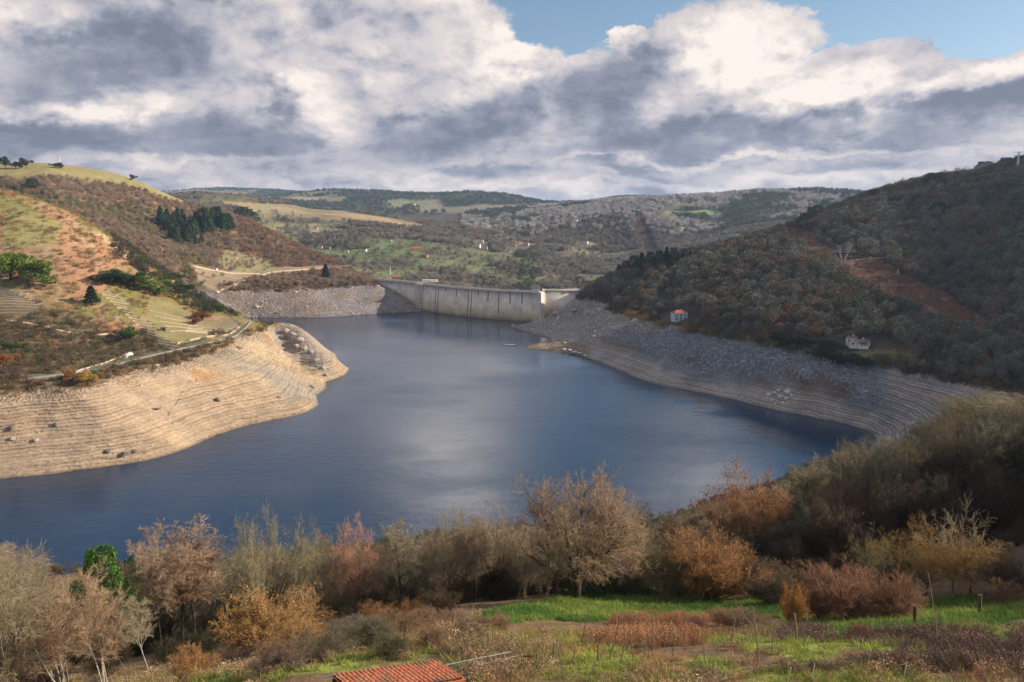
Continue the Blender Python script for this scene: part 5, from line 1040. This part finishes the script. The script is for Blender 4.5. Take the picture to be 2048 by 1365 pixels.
# ------------------------------------------------------------------ the tree belt in front (positions, heights and widths follow the photo)
B = [ # key, cx, topy, Y, width px, tint, bark, label, extra
 ('oak0',18,1072,62,250,(.27,.23,.14),'grey','tall olive brown bare tree filling the lower left corner',{}),
 ('tall1',-30,1110,70,180,(.25,.20,.13),'dark','bare tree cut by the left edge behind the corner tree',{}),
 ('multi0',130,1185,66,150,(.36,.22,.14),'pale','reddish multi stemmed birch right of the corner tree',{}),
 ('multi1',215,1165,62,150,(.38,.25,.17),'pale','pinkish twiggy birch with pale stems, left of the leaning trunk',{}),
 ('tall2',300,1195,64,80,(.33,.28,.20),'pale','thin white birch leaning left beside the three dark trunks',dict(lean=(0,-.16))),
 ('tall0',328,1065,92,100,(.34,.24,.18),'dark','left one of three tall dark trunked alders',{}),
 ('tall1',362,1052,94,150,(.36,.25,.19),'dark','middle and tallest of three dark trunked alders',{}),
 ('tall2',392,1095,93,120,(.42,.24,.15),'dark','right one of three tall alders with orange brown twigs',{}),
 ('oak1',445,1155,112,150,(.22,.19,.12),'dark','olive bare tree between the alders and the fan shaped tree',{}),
 ('oak2',537,1038,98,165,(.27,.25,.15),'grey','tall fan shaped olive bare tree left of centre',{}),
 ('oak0',480,1110,118,120,(.24,.21,.14),'grey','lower bare tree at the left side of the fan shaped tree',{}),
 ('oak1',600,1095,104,120,(.27,.22,.15),'grey','bare tree at the right side of the fan shaped tree',{}),
 ('multi2',655,1075,108,110,(.31,.215,.16),'grey','thin brown tree left of the pink topped tree',{}),
 ('multi0',716,1046,108,80,(.48,.22,.18),'grey','slender tree with a pink red top',{}),
 ('multi1',742,1090,112,70,(.38,.22,.16),'grey','pinkish tree at the right shoulder of the pink red one',{}),
 ('tall0',805,1034,106,100,(.27,.235,.17),'dark','bare grey tree right of the pink topped tree',{}),
 ('multi2',850,1075,112,80,(.30,.26,.17),'grey','olive stems between the two tall grey trees',{}),
 ('oak2',902,1020,112,115,(.33,.27,.21),'grey','mauve grey bare tree with rounded top, left of two',{}),
 ('oak1',985,1014,114,110,(.34,.26,.21),'dark','mauve brown bare tree with rounded top, next to the big pollard',{}),
 ('tall1',950,1045,108,80,(.24,.19,.13),'dark','dark stemmed tree between the two mauve trees',{}),
 ('multi1',1045,1040,120,90,(.30,.22,.17),'grey','thin tree peeping out left of the big pollard',{}),
 ('tall2',1268,1012,122,60,(.13,.15,.07),'ivy','narrow ivy covered tree right of the big pollard',{}),
 ('multi0',1250,1060,112,90,(.40,.25,.18),'grey','pinkish tree leaning against the big pollard',{}),
 ('oak0',1350,1010,150,90,(.24,.18,.13),'dark','small dark rounded tree near the water right of the pollard',{}),
 ('oak2',1385,1060,135,90,(.22,.17,.11),'dark','low brown tree between the water and the orange bush',{}),
 ('multi2',1315,1085,108,90,(.24,.22,.13),'grey','olive twiggy tree left of the orange round bush',{}),
 ('tall0',1455,1000,148,80,(.30,.17,.08),'dark','left dark trunked tree under the orange crown',{}),
 ('autumn0',1492,950,150,150,(.42,.21,.09),'dark','tall tree with glowing orange top against the water',dict(leaf=(.42,.2,.07))),
 ('tall1',1548,985,152,80,(.26,.17,.09),'dark','right dark trunked tree beside the orange topped one',{}),
 ('tall2',1592,928,160,110,(.24,.23,.14),'dark','tall pale topped olive tree with slim dark trunk',{}),
 ('oak1',1640,965,165,110,(.20,.18,.11),'dark','olive bare tree behind the slim pale topped tree',{}),
 ('autumn1',1735,962,138,165,(.25,.12,.06),'dark','big rounded dark rust tree in front of the right wood',dict(leaf=(.30,.12,.04))),
 ('oak0',1690,1000,150,120,(.19,.12,.07),'dark','dark rust tree left of the big rounded one',{}),
 ('tall0',1700,895,200,110,(.26,.245,.12),'dark','yellowish topped tall tree at the left end of the right wood',{}),
 ('oak2',1740,880,205,120,(.25,.24,.12),'dark','yellow green topped tree second in the right wood',{}),
 ('tall1',1795,878,200,110,(.27,.25,.13),'dark','tall yellow green tree third in the right wood',{}),
 ('tall2',1835,868,190,110,(.20,.19,.12),'dark','dark tall tree fourth in the right wood',{}),
 ('oak0',1880,840,190,140,(.23,.22,.13),'dark','spreading tall tree under the pale bank at the right',{}),
 ('tall0',1915,800,185,130,(.27,.25,.13),'dark','very tall yellow green tree left of the wood summit',{}),
 ('oak1',1968,786,180,170,(.28,.25,.13),'dark','tallest tree at the summit of the right wood',{}),
 ('tall1',2028,790,175,130,(.27,.23,.12),'dark','tall tree at the right edge of the wood summit',{}),
 ('tall2',2065,815,165,140,(.22,.19,.11),'dark','tall tree cut by the right edge',{}),
 ('tall0',1985,905,150,80,(.20,.18,.12),'pale','birch with white trunk in the dark right wood, left one',{}),
 ('tall2',1998,900,148,70,(.20,.18,.12),'pale','birch with white trunk in the dark right wood, right one',{}),
 ('oak2',1930,900,160,130,(.17,.15,.10),'dark','dark tree in front of the birches',{}),
 ('tall1',1865,930,165,90,(.15,.14,.10),'dark','slim dark tree left of the birches',{}),
 ('tall0',1825,945,160,90,(.15,.14,.10),'dark','slim dark tree between the rust tree and the birches',{}),
 ('oak1',1755,1070,86,110,(.24,.20,.08),'dark','olive bush tree in front of the big rust tree',{}),
 ('autumn0',1850,1058,78,130,(.30,.20,.09),'dark','ochre leaved tree in the right foreground, left half',dict(leaf=(.42,.25,.05))),
 ('autumn1',1940,1075,74,150,(.28,.18,.09),'dark','ochre leaved tree in the right foreground, right half',dict(leaf=(.45,.25,.05))),
 ('bare',1905,1005,76,130,(.38,.30,.20),'grey','bare upright branches rising over the ochre tree',{}),
 ('multi2',2030,1110,72,100,(.26,.17,.11),'grey','reddish twigs at the right edge over the green grass',{}),
]
for key,cx,ty,Y,w,tw,bk,lb,ex in B: plant_px('bare_tree', key, cx, ty, Y, w*1.18, desat(tw, 1.25), bk, lb, **ex)
rf_ = random.Random(77)
plant_px('pollard_tree','pollard',1150,964,100,285,(.40,.285,.18),'dark','big pollarded tree with thick trunk and wide pinkish grey crown',rz=1.0)
for k_ in range(26): cx = 1900+k_*7.5; plant('undergrowth_bush','bush%d'%(k_%3),(cx-1024)/FPX*(70+k_*3.4)*1.2,70+(k_*0.618%1)*85,rf_.uniform(1.6,3.6),(.13,.09,.06),'dark','dark bush on the shaded slope at the right edge','bush','bushes on the shaded slope at the right edge',wm=rf_.uniform(3.5,6))

plant_px('pine_tree','pine0',217,1094,108,88,(.10,.20,.03),'dark','bright green pine standing against the blue water'); plant_px('pine_tree','pine1',276,1112,106,44,(.07,.14,.03),'dark','small green pine right of the bright green pine')
plant_px('pine_tree','pine0',168,1162,104,44,(.05,.09,.03),'dark','small dark pine left of the bright green pine')
BU = [('bush0',530,1198,74,215,(.42,.25,.09),(.68,.34,.05),'large orange leaved bush in the lower left centre'),('bush1',590,1255,66,130,(.40,.24,.10),(.66,.36,.06),'orange bush at the right foot of the large orange one'),
 ('bush2',1425,1072,102,200,(.42,.22,.09),(.52,.25,.06),'big rounded orange brown bush right of the pollard'),('bush0',1345,1092,104,150,(.28,.23,.14),(.22,.20,.08),'olive rounded bush left of the orange brown one'),
 ('bush1',1530,1125,100,130,(.20,.13,.08),(.2,.11,.05),'dark brown bush right of the orange brown one'),
 ('bush2',1700,1140,64,190,(.36,.17,.11),None,'red brown twiggy thicket in the right foreground'),('bush0',1640,1150,66,110,(.34,.18,.11),None,'red brown twigs left of the thicket'),('bush1',1780,1155,62,130,(.33,.17,.10),None,'red brown twigs right of the thicket'),
 ('bush2',1585,1175,62,60,(.5,.26,.07),(.7,.32,.05),'small bright orange sapling left of the red thicket'),('bush0',1722,1252,47,46,(.30,.10,.04),(.45,.15,.04),'small rust red shrub on the green grass'),
 ('bush1',760,1212,88,90,(.36,.18,.06),(.38,.18,.05),'copper brown broom bush, left of two'),('bush0',822,1205,88,60,(.36,.19,.07),(.34,.16,.05),'copper brown broom bush, right of two'),
 ('bush2',385,1302,52,90,(.45,.25,.12),(.7,.33,.06),'small orange bush near the bottom left'),('bush1',2010,1170,62,90,(.30,.18,.12),None,'brown twiggy bush at the right edge')]
for key,cx,ty,Y,w,tw,lf,lb in BU: plant_px('bush', key, cx, ty, Y, w, desat(tw,1,.3), 'dark', lb, cat='bush', leaf=desat(lf,.8,.15) if lf else None)
# filler trees of the belt, further down the slope
rf = random.Random(12)
for k in range(230):
    cx = -60+(k*0.61803 % 1)*2170; Y = rf.uniform(108,190) if cx < 1350 else rf.uniform(135,225)
    line = np.interp(cx, *LINE)-16
    z = hgt((cx-1024)/FPX*Y, Y); ty = max(line+rf.uniform(0,35), 300)
    hz_ = F(cx, ty, Y)[2]-z
    if hz_ < 4: continue
    if hz_ > 24: ty = project(0, Y, z+rf.uniform(15,24))[1]
    plant_px('bare_tree', rf.choice(['tall0','tall1','oak0','oak1','oak2','multi0','multi1']), cx, ty, Y, rf.uniform(75,115), rf.choice([(.33,.27,.20),(.36,.27,.21),(.30,.28,.18),(.27,.22,.15)] if cx < 1400 else [(.25,.23,.15),(.22,.20,.14),(.28,.22,.14)]), rf.choice(['dark','grey']), 'slender bare tree crowded in the belt behind the front row', group='bare trees of the belt behind the front row')
for k in range(70):
    cx = -80+k*32+rf.uniform(-12,12); Y = rf.uniform(78,118) if cx > 640 else rf.uniform(66,112)
    if 930 < cx < 1500: Y = rf.uniform(108,122)
    if cx > 1560: Y = rf.uniform(96,150)
    x = (cx-1024)/FPX*(Y*CP+(H-hgt((cx-1024)/FPX*Y, Y))*SP)
    plant('undergrowth_bush', 'bush%d'%(k%3), x, Y, rf.uniform(2.0,4.5), rf.choice([(.08,.055,.035),(.10,.065,.04),(.07,.065,.035),(.13,.085,.05)]), 'dark', 'dark brown leafless bush in the shade under the tree belt', 'bush', 'bushes under the tree belt', wm=rf.uniform(4,7), leaf=rf.choice([None,(.06,.07,.03),(.14,.07,.03)]))
for px, py, tp, w, c, l in [(1215,1190,1165,130,(.05,.075,.03),'dark green bramble mound right of the pollard trunk'),(1262,1192,1172,90,(.06,.09,.03),'green bramble mound further right of the pollard trunk'),(1170,1200,1180,70,(.045,.07,.025),'dark bramble patch at the pollard foot')]:
    x,y,z = ground(px, py, 30); dep = y*CP+(H-z)*SP; plant('bramble_mound','leafy0',x,y,F(px,tp,y)[2]-z+1.6,c,'dark',l,'bush',wm=w/FPX*dep,sink=1.6)

# ------------------------------------------------------------------ foreground field: low growth
M_IGRASS = objcol('grass blades', .3, .6, .8, .3, True)
def tuft(seed, n, hgt_, spread, mat, wid=.012, lean=.5):
    rg = np.random.default_rng(seed); a = rg.uniform(0,6.28,n); r = spread*np.sqrt(rg.uniform(0,1,n)); B_ = np.stack([np.cos(a)*r, np.sin(a)*r, np.zeros(n)-.03],1)
    d = np.stack([rg.normal(0,lean,n), rg.normal(0,lean,n), np.ones(n)],1); Tt = B_+d*(hgt_*rg.uniform(.4,1,n))[:,None]; s = rg.normal(size=(n,3)); s[:,2] = 0; s /= np.linalg.norm(s,axis=1)[:,None]; s *= wid
    v = np.stack([B_-s, B_+s, Tt+s*.3, Tt-s*.3],1).reshape(-1,3); return npmesh('blades', v, np.arange(n*4).reshape(n,4), mat)
C_GRASS = pcoll('grass tuft', [tuft(s, 46, .34, .38, M_IGRASS, .018) for s in range(4)])
C_TWIG = pcoll('dead twigs', [tuft(s+9, 60, 1.0, .35, M_ITWIG, .010, .55) for s in range(4)] + [crown_mesh(s+80, 260, .05, 'bush') for s in range(4)])
fg = (gY > 22) & (gY < 112) & (gPX > -60) & (gPX < 2110)
shedm = inpoly(gPX, gPY, [(640,1345),(880,1312),(960,1375),(960,1460),(600,1460)])
gmask = (gr > .5)*fg + .45*(sstep(.46,.54,gtex) > .5)*fg*(gY < 62)
P, j, i = pick(gmask*(~shedm)*np.clip(30/np.maximum(gY,10),.25,1)*7, .05)
tn = cov[j,i]*rgG.uniform(.8,1.7,(len(P),1)); tn[:,1] *= 1.1; scatter('grass', 'short green grass on the field in the right foreground', 'grass', C_GRASS, P, np.interp(P[:,1],[25,100],[.8,1.5])*rgG.uniform(.7,1.3,len(P)), tn)
bt = fbm(gX, gY, 7, 3, 131)
front = fg*(gY < 60)*((gPY > 1262+(bt-.5)*120))*(gPX > 930)
leftf = fg*(gY < 82)*(gPX <= 960)*(gPX > 560)
rest = fg*(gPX <= 560)*(gY < 80)
row = (gPX > 1560)*(gPY > 1268)*(gPY < 1345)
P, j, i = pick((front*(2.6+3.4*row)*(bt > .38) + leftf*.9*(bt > .35) + rest*.6)*(~shedm)*(gr*(gPY < 1270) < .5), .05)
tn = palette([(.42,.26,.15),(.36,.23,.15),(.52,.35,.20),(.28,.20,.13),(.44,.34,.15),(.30,.28,.10)], len(P)); sel = row[j,i] > 0; tn[sel] = palette([(.20,.13,.11),(.24,.15,.11),(.16,.13,.09)], sel.sum())
lw = (gPX[j,i] < 960); hh = rgG.uniform(.4,1.05,len(P))*(.7+.5*(bt[j,i] > .5))*np.where(lw, 1.1, .9); scatter('dead_undergrowth', 'brown dead brambles and vine shoots covering the field at the bottom', 'undergrowth', C_TWIG, P, hh, tn)
fern = (soft([(1180,1255),(1300,1232),(1420,1240),(1480,1255),(1400,1290),(1280,1300),(1190,1285)],3,21) > .5)*fg
P, j, i = pick(fern*2.4*(fbm(gX,gY,5,3,141) > .47), .05); scatter('dead_bracken', 'orange brown dead bracken between the green field and the stakes', 'bracken', C_TWIG, P, rgG.uniform(.5,1.2,len(P)), palette([(.40,.20,.10),(.33,.17,.09),(.44,.25,.13)], len(P)))
# rounded heath mounds left of the field
for k,(px,py,w,hm,c) in enumerate([(680,1292,130,1.5,(.17,.14,.10)),(740,1300,120,1.6,(.13,.12,.07)),(800,1282,130,1.7,(.24,.16,.09)),(860,1268,120,1.6,(.26,.16,.10)),(905,1262,90,1.3,(.2,.15,.11)),(930,1285,90,1.2,(.19,.12,.09)),(640,1322,120,1.4,(.15,.13,.08)),(860,1300,90,1.1,(.22,.14,.08)),(985,1262,80,1.1,(.26,.16,.10)),(720,1270,100,1.4,(.20,.17,.14)),(780,1315,90,1.1,(.12,.11,.06)),(1260,1262,60,1.0,(.24,.13,.08)),(1350,1262,60,1.2,(.36,.18,.10)),(1390,1268,50,1.1,(.22,.12,.10)),(1500,1262,90,1.3,(.25,.16,.12)),(1450,1250,80,1.1,(.33,.18,.10)),(600,1290,120,1.6,(.16,.12,.08)),(560,1345,140,1.2,(.18,.13,.09)),(470,1335,120,1.3,(.15,.10,.07))]):
    x,y,z = ground(px, py, 26); dep = y*CP+(H-z)*SP; plant('heath_bush','bush%d'%(k%3),x,y,hm*1.25,c,'dark',['rounded brown heath bush in the mounds left of the field','rounded brown bush among the stakes of the field'][px > 1100],'bush',['heath bushes left of the field','bushes among the stakes'][px > 1100],wm=w/FPX*dep,leaf=(c[0]*1.2,c[1]*1.1,c[2]))

# ------------------------------------------------------------------ stakes
M_STAKE = flecked('weathered stake', (.22,.17,.12), .3, 6); M_STAKEG = flecked('grey stake', (.42,.42,.40), .15, 5)
for k,(bx,by,tx,ty,r) in enumerate([(1306,1304,1306,1232,.03),(1287,1316,1295,1272,.03),(1369,1302,1369,1267,.025),(1460,1293,1470,1236,.035),(1519,1328,1505,1213,.03),(1490,1282,1484,1219,.025),(1568,1279,1552,1236,.025),(1542,1312,1546,1263,.025),(1595,1289,1589,1228,.06),(1616,1272,1613,1228,.03),
    (1877,1285,1856,1145,.025),(1163,1284,1178,1213,.03),(1217,1320,1241,1237,.03),(1255,1301,1243,1230,.03),(1286,1318,1296,1268,.03),(1022,1303,1022,1268,.025),(1106,1325,1108,1285,.05),(1196,1322,1196,1288,.05),(1240,1330,1248,1290,.03),(1266,1322,1262,1280,.025),(1345,1312,1350,1268,.025),(1410,1320,1404,1278,.02),(1667,1285,1664,1240,.03),(1125,1348,1117,1300,.02),(1144,1330,1150,1292,.025)]):
    x,y,z = ground(bx, by, 22); t = F(tx, ty, y-.1); tag(MB().tube([(x,y,z-.25),((x+t[0])/2+.02,y-.04,(z+t[2])/2),(t[0],t[1],t[2])], r*1.5, 5, r*1.1).build('stake', M_STAKE), 'thin brown wooden stake' if k not in (8,10) else ['','thick squared post standing in the middle of the stakes','','very long thin pole right of the rust red shrub'][1 if k == 8 else 3], 'stake', 'wooden stakes in the field' if k not in (8,10) else None)
for k,(bx,by,hh) in enumerate([(1735,1330,.8),(1425,1365,.9),(1622,1362,.9),(1805,1362,.8),(1575,1364,.7),(1342,1360,.8)]):
    x,y,z = ground(bx, min(by,1362), 22); tag(MB().tube([(x,y,z-.2),(x+.12,y,z+hh)], .028, 5).build('stake', M_STAKEG), 'short pale grey stake in the brown vines at the bottom edge', 'stake', 'pale grey stakes in the bottom vines')
for nm,bx,by,tx,ty,lb in (('post',1830,1250,1830,1212,'short thick post under the ochre tree at the right'),('post',1959,1232,1960,1190,'dark post under the right end of the ochre tree')):
    x,y,z = ground(bx, by, 22); t = F(tx,ty,y); tag(MB().tube([(x,y,z-.2),(t[0],t[1],t[2])], .14, 6).build('wooden_post', M_BROWN), lb, 'post')

# ------------------------------------------------------------------ tiled shed
sh = empty('tiled_shed', (-5.6, 37.4, 124.9)); tag(sh, 'small open shed with an orange red tiled roof at the bottom edge', 'shed'); S0 = Vector(sh.location)
pA, pB, pC = Vector(F(666,1349,37.6)), Vector(F(872,1320,39.4)), Vector(F(928,1357,36.9)); pD = pA+(pC-pB)
def mat_tile():
    n = NT('clay tile'); v = n.noise(3.0, 5, .65); w = n.noise(.9, 3, .5)
    c = n.ramp(v, [(.3, (.42,.13,.07)), (.55, (.60,.22,.12)), (.75, (.70,.38,.25))]); c = n.mix(n.ramp(w, [(.48,(0,0,0)),(.62,(.65,.65,.65))]), c, (.26,.19,.13)); u_ = n.noise(9.0, 2, .5); c = n.mix(1.0, c, n.ramp(u_, [(.35,(.6,.6,.6)),(.65,(1.35,1.35,1.35))]), 'MULTIPLY')
    return n.fin(c, .8, n.bump(v, .01), .3)
M_TILE = mat_tile(); ex = (pB-pA); ey = (pD-pA); nrm = ex.cross(ey).normalized(); nrm = nrm if nrm.z > 0 else -nrm
NC = 24; rows = 7; vv = []; nu = NC*8+1; nv = rows*3
for b in range(rows):
    for e_ in (0,1):
        t = (b+e_*1.04)/rows; lift = .035*(1-e_) if False else (.0 if e_ == 0 else .03)
        for a_ in range(nu):
            u = a_/(nu-1); ph = u*NC*2*pi; hz = .045*(abs(cos(ph/2))**.8*2-1); vv.append(tuple(pA+ex*u+ey*min(t,1.03)+nrm*(hz+lift)-S0))
ff = [((2*b)*nu+a_, (2*b)*nu+a_+1, (2*b+1)*nu+a_+1, (2*b+1)*nu+a_) for b in range(rows) for a_ in range(nu-1)] + [((2*b+1)*nu+a_, (2*b+1)*nu+a_+1, (2*b+2)*nu+a_+1, (2*b+2)*nu+a_) for b in range(rows-1) for a_ in range(nu-1)]
npobj('tiled_roof', vv, ff, M_TILE, sh, smooth=False)
M_OTIM = flecked('orange timber', (.55,.20,.09), .2, 3); M_BOARD = flecked('dark board', (.10,.06,.04), .3, 2)
def bar(p, q, w, mat, name): MB().tube([tuple(p-S0), tuple(q-S0)], w, 4).build(name, mat, sh)
dn = Vector((0,0,-.12)); bar(pD+dn, pC+dn, .07, M_OTIM, 'fascia'); bar(pB+dn, pC+dn, .05, M_OTIM, 'fascia'); bar(pA+dn, pB+dn, .05, M_BOARD, 'ridge_beam'); bar(pA+dn, pD+dn, .05, M_OTIM, 'fascia')
for t in (0,.33,.66,1):
    p = pD.lerp(pC, t)+dn+Vector((0,.12,0)); q = Vector((p.x,p.y,hgt(p.x,p.y)-.3)); bar(p, q, .06, M_OTIM, 'post')
for k in range(5): t = .72+.06*k; p = pD.lerp(pC, t)+dn+Vector((0,.3,-.05)); bar(p, p+Vector((0,0,-1.1)), .045, M_OTIM, 'slat')
bk0, bk1 = pA+dn*1.5, pB+dn*1.5; m = MB(); g0 = hgt(bk0.x,bk0.y)-.4; g1 = hgt(bk1.x,bk1.y)-.4
m.v = [tuple(Vector(p)-S0) for p in ((bk0.x,bk0.y-.1,g0),(bk1.x,bk1.y-.1,g1),(bk1.x,bk1.y-.1,bk1.z),(bk0.x,bk0.y-.1,bk0.z),(bk0.x,bk0.y-.2,g0),(bk1.x,bk1.y-.2,g1),(bk1.x,bk1.y-.2,bk1.z),(bk0.x,bk0.y-.2,bk0.z))]; m.f = [(0,1,2,3),(7,6,5,4),(0,4,5,1),(1,5,6,2),(2,6,7,3),(3,7,4,0)]; m.build('back_wall', M_BOARD, sh)
x0 = Vector(F(645,1356,38.6)); tag(MB().tube([tuple(x0), tuple(pA+Vector((.4,.25,-.1)))], .06, 8).build('drain_pipe', M_STEEL), 'pale grey pipe sticking out at the left end of the tiled roof', 'pipe')
# rack of vines / heap of old poles and the tarpaulin behind the shed
o = empty('pole_rack', ground(960,1340,26)); tag(o, 'tangled rack of pale poles and dead vines right of the tiled roof', 'rack'); O0 = Vector(o.location); rp = random.Random(3)
def fpt(px, py, Y): return Vector(F(px, py, Y))-O0
for a_, b_ in (((893,1330),(1022,1304)),((905,1343),(1035,1312)),((925,1352),(1038,1328)),((900,1360),(1045,1338)),((880,1335),(985,1318)),((990,1318),(1035,1320))):
    p = fpt(*a_, 40.0+rp.uniform(-.4,.4)); q = fpt(*b_, 41.5); MB().tube([tuple(p), tuple((p+q)/2+Vector((0,0,rp.uniform(-.05,.05)))), tuple(q)], .028, 4).build('pole', M_STAKEG if rp.random() < .6 else M_STAKE, o)
for px in (915,950,974,1007,1035): p = fpt(px, 1362, 40.2); q = fpt(px+rp.uniform(-3,3), 1308+abs(px-1007)*.12, 40.6); MB().tube([tuple(p),tuple(q)], .035, 4).build('upright', M_STAKE, o)
m = MB()
for k in range(260):
    p = fpt(rp.uniform(885,1020), rp.uniform(1318,1350), 40.4+rp.uniform(-.3,.5)); m.tube([tuple(p), tuple(p+Vector((rp.uniform(-.5,.5), rp.uniform(-.2,.2), rp.uniform(-.12,.16))))], .008, 3)
m.build('dead_vine', flecked('dead vine', (.16,.09,.07), .3, 3), o)
x,y,z = ground(1058,1334,26); o = empty('slatted_crate', (x,y,z), .1); tag(o, 'short yellow brown slatted crate between the rack and the grey tarpaulin', 'crate')
for k in range(8): MB().box((-.42+.12*k, 0, .35),(.07,.04,.8)).build('slat', flecked('ochre slat', (.32,.2,.06), .3, 4), o)
MB().box((0,.05,.6),(.95,.03,.06)).build('rail', M_BROWN, o); MB().box((0,.05,.15),(.95,.03,.06)).build('rail', M_BROWN, o)
x,y,z = ground(1085,1330,26); m = MB(); n_ = 13
for a_ in range(n_):
    for b_ in range(6): m.v.append((-.75+1.5*a_/(n_-1), -.3+.6*b_/5, .02+.38*math.sin(pi*b_/5)*(.6+.4*math.sin(a_*1.3+b_))*math.sin(pi*min(a_+.6,n_-.4)/n_)**.4))
m.f = [(a_*6+b_, (a_+1)*6+b_, (a_+1)*6+b_+1, a_*6+b_+1) for a_ in range(n_-1) for b_ in range(5)]; t = m.build('tarpaulin', flecked('grey tarpaulin', (.36,.38,.42), .2, 3, .5), None, True); t.location = (x,y,z); t.rotation_euler[2] = .15; tag(t, 'crumpled grey tarpaulin over something low behind the rack', 'tarpaulin')

# ------------------------------------------------------------------ haze
zt = float(gZ.max())+40; mb = MB(); a, b = -14000, 14000; y0, y1 = -300, 14000; z0 = float(gZ.min())-2
mb.v = [(a,y0,z0),(b,y0,z0),(b,y1,z0),(a,y1,z0),(a,y0,zt),(b,y0,zt),(b,y1,zt),(a,y1,zt)]; mb.f = [(0,3,2,1),(4,5,6,7),(0,1,5,4),(1,2,6,5),(2,3,7,6),(3,0,4,7)]
hm = bpy.data.materials.new('haze'); hm.use_nodes = True; nt = hm.node_tree; nt.nodes.clear(); ou = nt.nodes.new('ShaderNodeOutputMaterial'); pv = nt.nodes.new('ShaderNodeVolumePrincipled')
pv.inputs['Color'].default_value = (.52,.70,1.0,1); pv.inputs['Density'].default_value = 4.4e-5; pv.inputs['Anisotropy'].default_value = .2; nt.links.new(pv.outputs[0], ou.inputs['Volume'])

tag(mb.build('haze', hm), kind='stuff')
